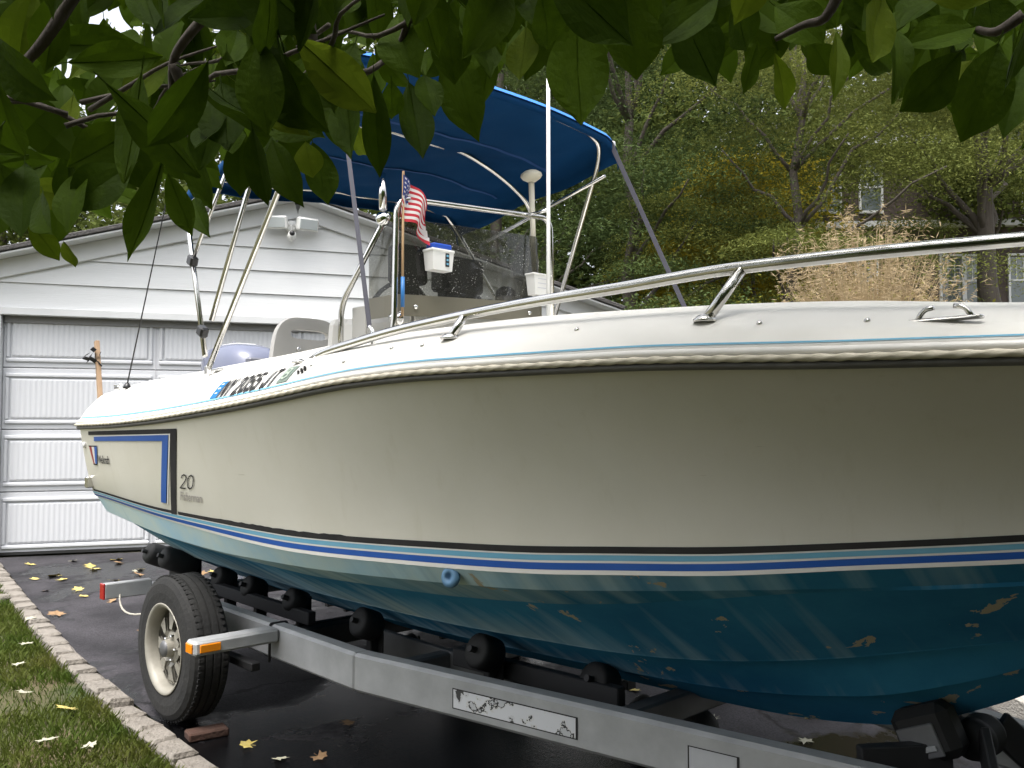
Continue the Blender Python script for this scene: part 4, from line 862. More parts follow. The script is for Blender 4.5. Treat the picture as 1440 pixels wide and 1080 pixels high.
for sg in (1, -1):
    beam('side_rail', V(.02, sg * .72, ZR + .02), V(2.06, sg * .72, ZR), .038, HH, M_galv, .012)
    fr1 = beam('tongue_rail', V(2.045, sg * .722, ZR), V(5.3, sg * .09, ZR - .045), .038, HH, M_galv, .012)
    b = MB(); b.tube(rounded([V(1.40, sg * .762, ZR - HH - .01), V(1.40, sg * .762, ZR + HH + .008), V(1.40, sg * .678, ZR + HH + .008), V(1.40, sg * .678, ZR - HH - .01)], .012, 4), .006, 8); b.build('u_bolt', M_dark, tr, True)
    b = MB(); b.box(V(1.44, sg * .95, .425), (.045, .19, .030), .010); br = b.build('marker_bracket', M_galv, tr)
    M_amb = mat('amber_lens', (.75, .24, .008), .2, coat=.5)
    b = MB(); b.box(V(1.44, sg * 1.144, .425), (.028, .004, .020), .003); b.build('amber_lamp', M_amb, br)
    b = MB(); b.box(V(1.488, sg * 1.075, .425), (.004, .045, .017), .003); b.build('amber_lamp', M_amb, br)
    b = MB(); b.box(V(.06, sg * .885, .455), (.022, .125, .042), .006); ta = b.build('light_arm', M_galv, tr)
    b = MB(); b.box(V(.055, sg * 1.013, .455), (.026, .006, .042), .003); b.build('red_lamp', mat('red_lens', (.35, .02, .02), .25, coat=.4), ta)
    b = MB(); b.tube(bez(V(.075, sg * .93, .44), V(.12, sg * .96, .30), V(.30, sg * .86, .36)), .005, 8); b.build('lamp_wire', mat('wire_cream', (.5, .47, .4), .5), ta, True)
    beam('leaf_spring', V(.62, sg * .80, .27), V(1.35, sg * .80, .27), .022, .018, M_dark, .004)
    # wheel
    w = MB(); c = V(.97, sg * .97, .325); Mw = Matrix.Rotation(R(90) * sg, 3, 'X')
    prof = [(.195, -.080), (.20, -.088), (.25, -.093), (.29, -.090), (.312, -.078), (.318, -.066)]
    for gx in (-.036, 0, .036): prof += [(.325, gx - .008 - .010), (.325, gx - .005), (.317, gx - .004), (.317, gx + .004), (.325, gx + .005), (.325, gx + .008 + .010)]
    prof += [(.318, .066), (.312, .078), (.29, .090), (.25, .093), (.20, .088), (.195, .080)]
    whl = link('wheel', None, tr, c)
    tm = MB(); tm.lathe(prof, (0, 0, 0), Mw, 56, False)
    for k in range(70):
        a = 2 * math.pi * k / 70
        for gx in (-.054, .054): 
            q = Mw @ Vector((.3205 * math.cos(a), .3205 * math.sin(a), gx)); r_ = Mw @ Matrix.Rotation(a, 3, 'Z'); tm.box(q, (.006, .008, .011), 0, r_)
    tm.build('tyre', mat('tyre_rubber', (.009, .009, .0095), .85, var=(.019, .0185, .017), scale=9, amt=.7, bump=.2, bscale=60), whl)
    M_rim = mat('rim_paint', (.34, .325, .28), .5, .1, var=(.20, .185, .15), scale=10, amt=.8)
    rm = MB(); rm.lathe([(.197, .086), (.205, .092), (.200, .094), (.188, .088), (.180, .070), (.176, .02), (.170, -.06), (.195, -.085)], (0, 0, 0), Mw, 48, False)
    rim = rm.build('rim', M_rim, whl, True)
    dsk = MB()
    for k in range(8):
        a0 = 2 * math.pi * k / 8
        def pol(r, da, zz): return Mw @ Vector((r * math.cos(a0 + da), r * math.sin(a0 + da), zz))
        for z0, z1, z2 in ((.040, .050, .035), (.030, .040, .025)):
            dsk.add([pol(.178, -.39, z2), pol(.178, .39, z2), pol(.150, .20, z1), pol(.150, -.20, z1), pol(.085, .16, z1 + .006), pol(.085, -.16, z1 + .006), pol(.07, .393, z0), pol(.07, -.393, z0)],
                    [(0, 1, 2, 3), (3, 2, 4, 5), (5, 4, 6, 7)])
    dsk.lathe([(.072, .03), (.072, .044), (.055, .05), (.04, .05), (.038, .082), (.03, .09), (.0, .09)], (0, 0, 0), Mw, 24, False)
    dsk.build('wheel_disc', M_rim, whl)
    hbm = MB(); hbm.lathe([(.037, .045), (.037, .086), (.028, .094), (.002, .095)], (0, 0, 0), Mw, 20); hbm.build('hub_cap', M_galvd, whl, True)
    bk_ = MB(); bk_.lathe([(.168, -.05), (.05, -.05)], (0, 0, 0), Mw, 32, False); bk_.build('brake_drum', M_dark, whl)
    for k in range(5):
        a = 2 * math.pi * k / 5; ln = MB(); ln.lathe([(.009, .04), (.009, .062), (.004, .066)], Mw @ Vector((.055 * math.cos(a), .055 * math.sin(a), 0)), Mw, 6); ln.build('wheel_nut', M_steel, whl)
for s, z in ((.10, ZR + .01), (2.0, ZR - .06), (3.1, ZR - .03)):
    hw_ = .70 if s < 2.05 else .72 - (s - 2.05) * .195 - .02
    beam('cross_member', V(s, hw_, z), V(s, -hw_, z), .035, .045, M_galvd)
beam('axle', V(.97, .88, .30), V(.97, -.88, .30), .028, .028, M_dark)
beam('cross_member', V(1.25, .70, .33), V(1.25, -.70, .33), .04, .05, M_dark)
beam('tongue', V(5.2, 0, ZR - .05), V(7.0, 0, ZR - .10), .04, .06, M_galv, .01)
b = MB(); b.tube([V(6.7, .10, .55), V(6.7, .10, -.26)], .03, 12); b.build('jack', M_galvd, tr, True)
beam('centre_channel', V(1.45, .24, .315), V(2.38, .24, .30), .015, .062, M_galvd, .004)
# rollers that carry the hull
def bottom_z(s, l):
    if l < fT(s): return lerp(fK(s), fTrz(s), l / fT(s))
    return lerp(fTrz(s), P_c2(s)[1], min(1, (l - fT(s)) / max(P_c2(s)[0] - fT(s), .01)))
def roller(s, l, r=.06, w=.045, arm=True):
    zt = bottom_z(s, l) - r * 1.10; b = MB(); tilt = Matrix.Rotation(R(-22) * (1 if l > 0 else -1), 3, 'X')
    prof = [(.018, -w), (r * .78, -w), (r * .97, -w * .8), (r, -w * .3), (r, w * .3), (r * .97, w * .8), (r * .78, w), (.018, w)]
    b.lathe(prof, V(s, l, zt), tilt @ Matrix.Rotation(R(90), 3, 'X'), 28); ro = b.build('roller', M_rub2, tr, True)
    b = MB(); sgn = 1 if l > 0 else -1
    b.lathe([(.012, -w - .03), (.012, w + .03)], V(s, l, zt), tilt @ Matrix.Rotation(R(90), 3, 'X'), 10)
    b.box(V(s, l - sgn * (w + .02), zt - .06), (.02, .004, .075), .002); b.box(V(s - .03, l - sgn * (w + .005), (zt + ZR) / 2 - .03), (.018, .03, max((zt - ZR) / 2 + .05, .02)), .004)
    b.build('roller_bracket', M_dark, ro)
for s in (-.12, .10): roller(s, .62, .062, .10); roller(s, -.62, .062, .10)
for s in (.40, .74, 1.17): roller(s, .50, .055, .05); roller(s, -.50, .055, .05)
for s in (1.72, 2.50): roller(s, .47, .066, .055); roller(s, -.47, .066, .055)
roller(2.92, .30, .066, .05); roller(2.92, -.30, .066, .05)
beam('roller_arm', V(2.2, .36, .40), V(3.05, .34, .41), .022, .035, M_dark, .004); beam('roller_arm', V(-.15, .55, .47), V(1.35, .52, .44), .022, .03, M_dark, .004); beam('roller_arm', V(-.15, -.55, .47), V(1.35, -.52, .44), .022, .03, M_dark, .004)
# keel support near the bow
zk = fK(4.05)
b = MB(); b.box(V(3.98, .12, zk - .045), (.085, .05, .075), .025, Matrix.Rotation(R(-24), 3, 'Y')); ks = b.build('keel_pad', M_rub2, tr)
b = MB(); b.box(V(3.975, .172, zk - .065), (.055, .004, .045), .003, Matrix.Rotation(R(-24), 3, 'Y')); b.build('pad_plate', M_galvd, ks)
b = MB(); b.box(V(3.985, .178, zk - .082), (.04, .003, .008), .002, Matrix.Rotation(R(-24), 3, 'Y')); b.build('plate_slot', M_galv, ks)
b = MB(); b.lathe([(.02, -.07), (.05, -.065), (.06, -.03), (.045, 0), (.06, .03), (.05, .065), (.02, .07)], V(4.07, .0, fK(4.07) - .075), Matrix.Rotation(R(90), 3, 'X'), 28); b.build('keel_roller', M_rub2, tr, True)
for sg in (1, -1):
    beam('pad_arm', V(4.03, sg * .11, zk - .10), V(3.86, sg * .30, ZR + .03), .020, .040, M_dark, .004)
    beam('pad_arm', V(4.10, sg * .06, fK(4.07) - .05), V(4.16, sg * .16, ZR), .012, .045, M_dark, .004)
beam('winch_post', V(5.75, 0, ZR - .08), V(6.15, 0, 1.25), .035, .05, M_galv)
b = MB(); b.lathe([(.03, -.07), (.06, -.06), (.045, 0), (.06, .06), (.03, .07)], V(6.13, 0, 1.22), Matrix.Rotation(R(90), 3, 'X'), 20); b.build('bow_stop', M_rub2, tr, True)
# worn stickers on the rail
def peel():
    m = bpy.data.materials.new('peeled_sticker'); m.use_nodes = True; nt = m.node_tree; b = nt.nodes['Principled BSDF']; L = nt.links.new
    tc = nd(nt, 'ShaderNodeTexCoord'); n1 = nd(nt, 'ShaderNodeTexNoise', Scale=9.0, Detail=6.0, Roughness=.6); L(tc.outputs['Object'], n1.inputs['Vector'])
    rp = nd(nt, 'ShaderNodeValToRGB'); rp.color_ramp.interpolation = 'CONSTANT'; e = rp.color_ramp.elements
    e[0].position = 0; e[0].color = (.52, .53, .54, 1); e[1].position = .40; e[1].color = (.02, .02, .02, 1)
    x = e.new(.425); x.color = (.62, .62, .60, 1); x = e.new(.445); x.color = (.66, .67, .69, 1); x = e.new(.60); x.color = (.58, .59, .60, 1); x = e.new(.64); x.color = (.05, .05, .05, 1)
    L(n1.outputs['Fac'], rp.inputs['Fac']); L(rp.outputs[0], b.inputs['Base Color']); b.inputs['Roughness'].default_value = .6
    return m
M_peel = peel()
tdir = (V(5.3, .09, ZR - .045) - V(2.045, .722, ZR)); tl_ = tdir.length; tdir.normalize(); tn = Vector((tdir.y, -tdir.x, 0)).normalized()
if tn.y > 0: tn = -tn
def on_tongue(d, h, off): return V(2.045, .722, ZR) + tdir * d + tn * (.038 + off) + Vector((0, 0, h))
def rail_patch(name, d0, d1, h0, h1, m, off):
    b = MB(); b.grid([[on_tongue(d, h, off) for h in (h0, (h0 + h1) / 2, h1)] for d in np.linspace(d0, d1, 8)]); return b.build(name, m, tr)
rail_patch('sticker_border', .50, 1.02, -.040, .032, M_ink, .0012); rail_patch('sticker', .505, 1.012, -.036, .028, M_peel, .002)
rail_patch('sticker_border', 1.40, 1.56, -.044, .028, M_ink, .0012); rail_patch('sticker', 1.405, 1.552, -.041, .025, mat('grey_sticker', (.52, .53, .55), .6, var=(.40, .41, .43), scale=8, amt=.8), .002)
# brick chocking the wheel
bw = b2w(1.24, .97, 0)
b = MB(); b.box((0, 0, .016), (.085, .045, .018), .006)
b.build('brick_chock', mat('red_brick', (.07, .030, .018), .9, var=(.04, .022, .016), scale=12, amt=.8, bump=.4, bscale=60), None, loc=(bw.x, bw.y, gz(bw.x, bw.y) - .004), rot=(0, 0, BRZ + R(80)), label='reddish brick lying in front of the trailer tyre', cat='brick')

# ------------------------------------------------------------------ vegetation
def quads_mesh(name, P, m, uvcol=None):
    """P: (n, 4, 3) array of quad corners -> one mesh"""
    n = len(P); me = bpy.data.meshes.new(name); me.vertices.add(n * 4); me.vertices.foreach_set('co', P.reshape(-1).astype(np.float32))
    me.loops.add(n * 4); me.loops.foreach_set('vertex_index', np.arange(n * 4, dtype=np.int32))
    me.polygons.add(n); me.polygons.foreach_set('loop_start', np.arange(0, n * 4, 4, dtype=np.int32))
    me.update(calc_edges=True); me.materials.append(m); return me
def unit(a): return a / np.maximum(np.linalg.norm(a, axis=-1, keepdims=True), 1e-6)
def leaf_quads(C, L, Wd, up=0.35, rng=RNG):
    """rhombic leaves centred at C, lengths L, widths Wd; up = how level the blades lie"""
    n = len(C); d = rng.normal(size=(n, 3)); d[:, 2] *= 0.5; d[:, 2] -= 0.25; d = unit(d)
    nr = unit(rng.normal(size=(n, 3)) * (1 - up) + np.array([0, 0, 1.0]) * up); w = unit(np.cross(d, nr))
    d = d * L[:, None] * .5; w = w * Wd[:, None] * .5
    return np.stack([C - d, C + w + d * .1, C + d, C - w + d * .1], axis=1)
def leaf_mat(name, a, bcol, scale, transl=.35, warm=None):
    m = mat(name, a, .75, var=bcol, scale=scale, amt=.7, transl=transl, spec=.1)
    return m
M_bark = mat('bark', (.055, .045, .038), .95, var=(.10, .085, .07), scale=9, amt=.8, bump=.8, bscale=30, stretch=(1, 1, .25))
def limb(b, p0, p1, r0, r1, rn, wob=.12, n=6):
    p0, p1 = Vector(p0), Vector(p1); pts = []
    for i in range(n + 1):
        t = i / n; q = p0.lerp(p1, t); k = math.sin(t * math.pi) * wob * (p1 - p0).length
        pts.append(q + Vector((rn.uniform(-1, 1), rn.uniform(-1, 1), rn.uniform(-.3, 1))) * k * .35)
    b.tube(pts, [lerp(r0, r1, i / n) for i in range(n + 1)], 7); return pts
def tree(name, label, base, height, spread, z0, nclu, nleaf, m, leaf=(.11, .04), flat=.35, seed=1, trunk_r=.16, lean=(0, 0), group=None, squash=1.0, bottom=.5):
    rn = random.Random(seed); rg = np.random.default_rng(seed); zb = .2
    root = thing(name, (base[0], base[1], zb), 0, label, 'tree', group)
    b = MB(); top = Vector((lean[0], lean[1], height * .8)); main = limb(b, (0, 0, 0), top, trunk_r, trunk_r * .25, rn, .04, 9); tk = b.build('trunk', M_bark, root, True)
    clu = []
    for i in range(nclu):
        t = rn.random() ** .8; z = lerp(z0, height, t); rr = spread * math.sqrt(max(.05, 1 - (abs(t - .42) / .62) ** 2)) * (bottom if t < .08 else 1)
        a = rn.random() * 2 * math.pi; q = rr * math.sqrt(rn.random()) ; clu.append(Vector((lean[0] * z / height + q * math.cos(a), lean[1] * z / height + q * math.sin(a) * squash, z)))
    for c in clu[::4]:
        k = min(range(len(main)), key=lambda j: abs(main[j].z - c.z * .72)); bb = MB(); limb(bb, main[k], c, trunk_r * .28, .012, rn, .16, 6); bb.build('limb', M_bark, root, True)
    per = nleaf // nclu; cs = []
    for c in clu:
        s = rn.uniform(.6, 1.3) * spread * (.27 if flat > .2 else .25); g = rg.normal(size=(per, 3)); g = g / np.maximum(1, np.linalg.norm(g, axis=1, keepdims=True) / 1.9)
        g[:, 0] *= s; g[:, 1] *= s; g[:, 2] *= s * flat; g[:, 2] -= .10 * (g[:, 0] ** 2 + g[:, 1] ** 2) / max(s, .1)
        cs.append(g + np.array(c))
    C = np.concatenate(cs); n = len(C); L = rg.uniform(.6, 1.3, n) * leaf[0]; Wd = rg.uniform(.7, 1.3, n) * leaf[1]
    me = quads_mesh('crown', leaf_quads(C, L, Wd, .45 if flat > .2 else .62, rg), m); cr = link('crown', me, root, kind='stuff'); return root
M_loc = leaf_mat('locust_leaf', (.060, .085, .022), (.21, .225, .055), 1.0)
M_pin = leaf_mat('dark_needle', (.025, .048, .016), (.10, .135, .042), 1.1, .28)
M_yel = leaf_mat('yellow_leaf', (.16, .16, .02), (.34, .26, .02), .9, .45)
M_map = leaf_mat('maple_leaf', (.065, .095, .024), (.12, .14, .035), .7)
BT = 'trees behind the boat'
tree('dark_conifer', 'dense dark evergreen directly behind the blue canopy front edge', (-.2, 17.5), 11.5, 2.9, 1.2, 78, 70000, M_pin, (.09, .018), .18, 11, .2, group=BT)
tree('dark_conifer', 'dark evergreen with drooping boughs right of the tall white aerial', (2.1, 15.5), 10.5, 2.6, 1.0, 80, 84000, M_pin, (.09, .018), .17, 12, .18, group=BT)
tree('locust_tree', 'olive green feathery tree with layered boughs above the bow rail', (4.3, 14.0), 9.6, 2.7, 2.3, 84, 120000, M_loc, (.062, .019), .15, 13, .13, (.4, 0), group=BT)
tree('locust_tree', 'feathery green tree with thick dark trunk in front of the brown house', (8.35, 15.0), 9.6, 2.8, 5.2, 60, 84000, M_loc, (.062, .019), .16, 14, .24, (-.5, 0), group=BT, bottom=.9)
tree('autumn_tree', 'small tree with yellowing leaves seen through the feathery boughs', (4.9, 18.0), 6.4, 2.2, 1.4, 46, 20000, M_yel, (.14, .07), .5, 15, .1, group=BT)
tree('maple_tree', 'tall broadleaf tree filling the gap far behind the locust trees', (6.6, 25.0), 14.5, 4.0, 2.5, 70, 36000, M_map, (.20, .11), .5, 16, .25, group=BT)
tree('maple_tree', 'tall broadleaf tree far behind the antenna and canopy', (.9, 25.0), 15.0, 4.4, 2.0, 76, 40000, M_map, (.20, .11), .5, 17, .25, group=BT)
tree('maple_tree', 'broad dark tree closing the view behind the evergreens and canopy', (2.2, 29.0), 16.0, 5.6, 1.5, 90, 52000, M_map, (.24, .14), .5, 23, .25, group=BT)
tree('maple_tree', 'broadleaf tree rising behind the garage roof ridge', (-5.2, 18.5), 9.0, 3.4, 1.5, 62, 30000, M_map, (.16, .09), .5, 18, .2, group='trees behind the garage')
tree('maple_tree', 'broadleaf tree behind the left end of the garage roof', (-11.6, 20.0), 8.5, 3.4, 1.5, 56, 26000, M_map, (.16, .09), .5, 19, .2, group='trees behind the garage')
tree('maple_tree', 'tall tree at the far right behind the brown house corner', (14.5, 27.0), 15.5, 3.4, 7.8, 50, 26000, M_map, (.20, .11), .5, 20, .25, group=BT)
# shrubs below the boughs
def shrub(label, base, h, r, n, m, seed, leaf=(.06, .03)):
    rn = random.Random(seed); rg = np.random.default_rng(seed); root = thing('shrub', (base[0], base[1], gz(*base)), 0, label, 'shrub', 'shrubs behind the boat')
    b = MB(); pts = []
    for k in range(7):
        e = (rn.uniform(-r, r) * .7, rn.uniform(-r, r) * .7, h * rn.uniform(.6, .95)); limb(b, (rn.uniform(-.1, .1), rn.uniform(-.1, .1), 0), e, .025, .006, rn, .1, 5); pts.append(e)
    b.build('stems', M_bark, root, True, kind='stuff')
    cl = [(rn.uniform(-r, r), rn.uniform(-r, r), h * rn.uniform(.35, 1)) for _ in range(26)]; C = np.concatenate([rg.normal(size=(n // 26, 3)) * np.array([.26, .26, .2]) * r * 1.1 + np.array(c) for c in cl])
    link('foliage', quads_mesh('foliage', leaf_quads(C, rg.uniform(.7, 1.3, len(C)) * leaf[0], rg.uniform(.7, 1.3, len(C)) * leaf[1], .4, rg), m), root, kind='stuff')
shrub('leafy green shrub low behind the middle of the bow rail', (3.0, 10.6), 2.1, 1.1, 20000, M_map, 31)
shrub('yellow-green shrub behind the bow rail left of the tan grass plume', (4.0, 11.4), 2.4, 1.1, 20000, leaf_mat('lime_leaf', (.11, .14, .025), (.22, .20, .03), 1.2), 32)
shrub('dark shrub beside the garage corner behind the windshield', (1.0, 11.0), 2.3, 1.0, 24000, M_pin, 33)
shrub('dark shrub under the evergreen right of the garage corner', (2.0, 12.4), 2.3, 1.2, 24000, M_pin, 34)

# plumed ornamental grass
og = thing('ornamental_grass', (2.62, 6.5, gz(2.62, 6.5) + .08), 0, 'tall tan plume grass clump standing behind the bow rail', 'grass')
def arcs(n, h, spread, w0, seed, tip):
    rg = np.random.default_rng(seed); P = []
    for i in range(n):
        a = rg.uniform(0, 2 * math.pi); hh = h * rg.uniform(.68, 1.05); sp = spread * rg.uniform(.1, 1.0); r0 = rg.uniform(0, .16); dx, dy = math.cos(a), math.sin(a); px, py = -dy, dx
        w = w0 * rg.uniform(.7, 1.4); pr = None; tw = rg.uniform(-1, 1)
        for k in range(8):
            t = k / 7; q = np.array([dx * (r0 + sp * t ** 2.2), dy * (r0 + sp * t ** 2.2), hh * (t - .10 * t ** 3 * sp / spread)]); ww = w * (1 - t * tip)
            e = np.array([px + tw * dx * .5, py + tw * dy * .5, 0]) * ww
            if pr is not None: P.append([pr[0] - pr[1], pr[0] + pr[1], q + e, q - e])
            pr = (q, e)
    return np.array(P)
M_ogr = mat('dry_blade', (.13, .15, .05), .7, var=(.26, .20, .09), scale=2, amt=.8, transl=.3); M_plm = mat('tan_plume', (.36, .27, .15), .9, var=(.46, .37, .23), scale=3, amt=.8, transl=.35)
link('blades', quads_mesh('blades', arcs(500, 1.75, .62, .006, 5, .9), M_ogr), og, kind='stuff')
link('stalks', quads_mesh('stalks', arcs(420, 2.62, .60, .0025, 6, .3), M_plm), og, kind='stuff')
rg = np.random.default_rng(8); C = []
for i in range(420):
    a = rg.uniform(0, 6.283); sp = .60 * rg.uniform(.1, 1.05); hh = 2.62 * rg.uniform(.70, 1.05); r0 = rg.uniform(0, .16)
    for t in rg.uniform(.60, 1.05, 80): C.append((math.cos(a) * (r0 + sp * t ** 2.2), math.sin(a) * (r0 + sp * t ** 2.2), hh * (t - .1 * t ** 3 * sp / .6)))
C = np.array(C) + rg.normal(size=(len(C), 3)) * .014
link('plumes', quads_mesh('plumes', leaf_quads(C, rg.uniform(.03, .075, len(C)), np.full(len(C), .006), .1, rg), M_plm), og, kind='stuff')

# ------------------------------------------------------------------ brown house beyond the trees
hs_ = thing('house', (14.5, 28.0, .2), R(-4), 'dark brown shingled house with white windows behind the trees', 'house')
M_shg = mat('brown_shingle', (.055, .042, .036), .9, var=(.085, .065, .055), scale=3, amt=.8, bump=.5, bscale=14, stretch=(1, 1, 5)); M_pane = mat('window_pane', (.10, .12, .12), .06, spec=.8)
b = MB(); b.box((2.5, 4.0, 5.2), (8.0, 4.0, 5.2), .02); b.build('wall', M_shg, hs_)
b = MB(); b.add([(-5.9, -.4, 10.3), (10.9, -.4, 10.3), (10.9, 8.4, 10.3), (-5.9, 8.4, 10.3), (-4.5, 4, 13.6), (9.5, 4, 13.6)], [(0, 1, 5, 4), (2, 3, 4, 5), (3, 0, 4), (1, 2, 5), (3, 2, 1, 0)]); b.build('roof', M_roof, hs_)
b = MB(); b.box((2.5, -.15, 7.55), (8.1, .14, .10), .01); b.build('belt_trim', M_trim, hs_)
b = MB(); b.box((2.5, -.35, 10.2), (8.5, .10, .14), .01); b.build('eave_board', M_trim, hs_)
def window(x, z, w, h):
    b = MB(); f = .07
    for xx in (-w / 2 - f / 2, w / 2 + f / 2): b.box((xx, -.03, 0), (f / 2, .05, h / 2 + f), .006)
    b.box((0, -.03, h / 2 + f / 2), (w / 2, .05, f / 2), .006); b.box((0, -.05, -h / 2 - f / 2), (w / 2 + .0, .08, f / 2), .006); b.box((0, -.012, 0), (w / 2, .022, .03), .004)
    wd = b.build('window', M_trim, hs_, loc=(x, 0, z))
    for sg in (1, -1):
        b = MB(); b.box((0, .0, sg * h / 4), (w / 2 - .005, .01, h / 4 - .03), 0); b.build('pane', M_pane, wd)
    b = MB()
    for k in (-1, 1): b.box((k * w / 6, -.016, h / 4), (.012, .008, h / 4 - .03))
    b.box((0, -.018, h / 4), (w / 2 - .005, .008, .012)); b.build('muntins', M_trim, wd)
for x, z in ((-.55, 5.75), (.20, 5.75), (1.55, 5.75), (2.3, 5.75), (-3.2, 5.75), (-4.2, 5.75), (-.2, 8.8), (-3.0, 8.8), (-4.3, 8.8), (2.0, 8.8), (-.4, 3.0), (-3.6, 3.0), (2.2, 3.0)): window(x, z, .62, 1.55)

# ------------------------------------------------------------------ lawn grass
def lawn_blades(n, fn, seed):
    rg = np.random.default_rng(seed); P = []
    pts = fn(rg, n); out = []
    for x, y, dz in pts:
        z = gz(x, y) - .02 + dz; a = rg.uniform(0, 6.283); h = rg.uniform(.022, .06); ln = rg.uniform(.1, .9) * h; b_ = rg.uniform(0, 6.283); w = rg.uniform(.0016, .0032)
        dx, dy = math.cos(a) * w, math.sin(a) * w; lx, ly = math.cos(b_) * ln, math.sin(b_) * ln
        out.append([(x - dx, y - dy, z), (x + dx, y + dy, z), (x + lx * .5 + dx * .6, y + ly * .5 + dy * .6, z + h * .7), (x + lx, y + ly, z + h)])
    return np.array(out)
KL = np.array(K_LEFT); ordr = np.argsort(KL[:, 1])
def left_pts(rg, n):
    out = []
    while len(out) < n:
        y = 2.2 + 4.9 * rg.random() ** 1.5; xk = float(np.interp(y, KL[ordr, 1], KL[ordr, 0])) - .17
        x = xk - rg.random() ** 1.2 * (.58 * y + xk + 1.4 if .58 * y + xk > -1 else .4)
        if x > xk: continue
        # thin spots of bare soil
        if (math.sin(x * 3.1 + 1.2 * math.sin(y * 2.3)) * math.cos(y * 2.7 + x) > .72) and rg.random() < .8: continue
        out.append((x, y, 0))
    return out
link('grass', quads_mesh('grass', lawn_blades(60000, left_pts, 41), M_grass), None, kind='stuff', label='short green lawn grass left of the granite edging', cat='grass')
KR = np.array(K_RIGHT); ordk = np.argsort(KR[:, 1])
def right_pts(rg, n):
    out = []
    while len(out) < n:
        y = rg.uniform(3.2, 6.0); xk = float(np.interp(y, KR[ordk, 1], KR[ordk, 0])) + .19; out.append((xk + rg.random() ** 1.4 * 1.8, y, .105))
    return out
link('grass', quads_mesh('grass', lawn_blades(16000, right_pts, 42), M_grass), None, kind='stuff', label='short lawn grass on the bank beyond the right kerb', cat='grass')

# ------------------------------------------------------------------ fallen leaves
def maple(seed):
    rn = random.Random(seed); b = MB(); n = 5; pts = [(0, 0, 0)]; ring = []
    for i in range(n * 2 + 1):
        a = R(-130 + 260 * i / (n * 2)); r = (1.0 if i % 2 == 0 else .62) * rn.uniform(.8, 1.12) * (1.15 if i == n else 1)
        ring.append((r * math.cos(a), r * math.sin(a), .16 * rn.random() * r))
    b.add([(-.1, 0, 0)] + ring, [(0, i + 1, i + 2) for i in range(len(ring) - 1)]); b.tube([(-.1, 0, 0), (-.7, .1, .05)], .02, 4); return b
LEAFM = [('yellow', mat('fallen_yellow', (.42, .32, .06), .7, var=(.5, .42, .16), scale=3)), ('pale', mat('fallen_pale', (.30, .30, .22), .7, var=(.40, .38, .29), scale=3)), ('brown', mat('fallen_brown', (.19, .11, .055), .8, var=(.28, .18, .09), scale=3))]
FM = {nm: [maple(i + 7 * k).mesh('fallen_leaf', m) for i in range(3)] for k, (nm, m) in enumerate(LEAFM)}
def fallen(x, y, col, r, label, grp, dz=0.0):
    link('fallen_leaf', random.choice(FM[col]), None, (x, y, gz(x, y) + .002 + dz), (random.uniform(-.25, .25), random.uniform(-.25, .25), random.uniform(0, 6.28)), label, 'leaf', grp).scale = (r, r, r)
DG = [(-3.9, 7.3), (-3.3, 7.1), (-3.0, 7.2), (-2.65, 7.35), (-2.9, 7.0), (-2.55, 7.1), (-2.4, 7.25), (-3.55, 6.9), (-3.35, 6.75), (-2.75, 6.75), (-2.95, 6.7), (-3.1, 6.5), (-3.35, 6.45), (-2.6, 6.55), (-2.3, 6.75), (-3.05, 6.3), (-2.75, 6.2), (-2.0, 7.3), (-2.1, 7.0), (-1.75, 7.1), (-2.9, 5.85), (-2.45, 6.95), (-3.6, 7.35), (-2.2, 7.4)] + [(random.uniform(-3.6, -1.7), random.uniform(6.6, 7.5)) for _ in range(16)]
for i, (x, y) in enumerate(DG):
    c = random.choice(['yellow', 'yellow', 'pale', 'brown']); fallen(x + random.uniform(-.06, .06), y + random.uniform(-.06, .06), c, random.uniform(.035, .075), f'{c} fallen leaf on the asphalt in front of the garage door', f'{c} leaves near the garage')
for x, y, c in ((-2.1, 5.25, 'pale'), (-2.25, 5.5, 'brown'), (-1.95, 4.85, 'pale')): fallen(x, y, c, .045, f'{c} fallen leaf on the asphalt beside the granite edging', f'{c} leaves by the edging')
for x, y, c in ((-1.12, 3.85, 'yellow'), (-.95, 3.72, 'pale'), (-.8, 3.75, 'brown'), (-.75, 4.1, 'brown')): fallen(x, y, c, .045, f'{c} fallen leaf on the dark asphalt below the trailer rail', f'{c} leaves below the trailer')
for x, y, c in ((.62, 4.6, 'yellow'), (.95, 4.25, 'pale'), (1.3, 4.0, 'pale'), (1.55, 3.9, 'yellow'), (1.75, 3.85, 'brown'), (2.0, 3.7, 'pale'), (2.15, 3.85, 'yellow'), (1.1, 4.5, 'brown'), (2.2, 3.45, 'brown'), (1.4, 4.3, 'yellow')): fallen(x, y, c, .04, f'{c} fallen leaf on the asphalt under the bow', f'{c} leaves under the bow')
for x, y, c in ((-3.0, 5.6, 'pale'), (-2.75, 5.1, 'pale'), (-3.2, 5.2, 'brown'), (-2.6, 4.75, 'pale'), (-2.35, 4.35, 'pale'), (-2.9, 4.7, 'yellow'), (-2.05, 4.15, 'yellow'), (-2.5, 4.0, 'pale'), (-1.95, 3.8, 'pale'), (-2.1, 3.6, 'brown'), (-1.75, 3.75, 'pale'), (-2.35, 3.4, 'pale'), (-1.6, 3.5, 'pale'), (-3.4, 5.9, 'yellow')): fallen(x, y, c, random.uniform(.035, .055), f'{c} fallen leaf lying in the lawn grass', f'{c} leaves on the lawn', .025)

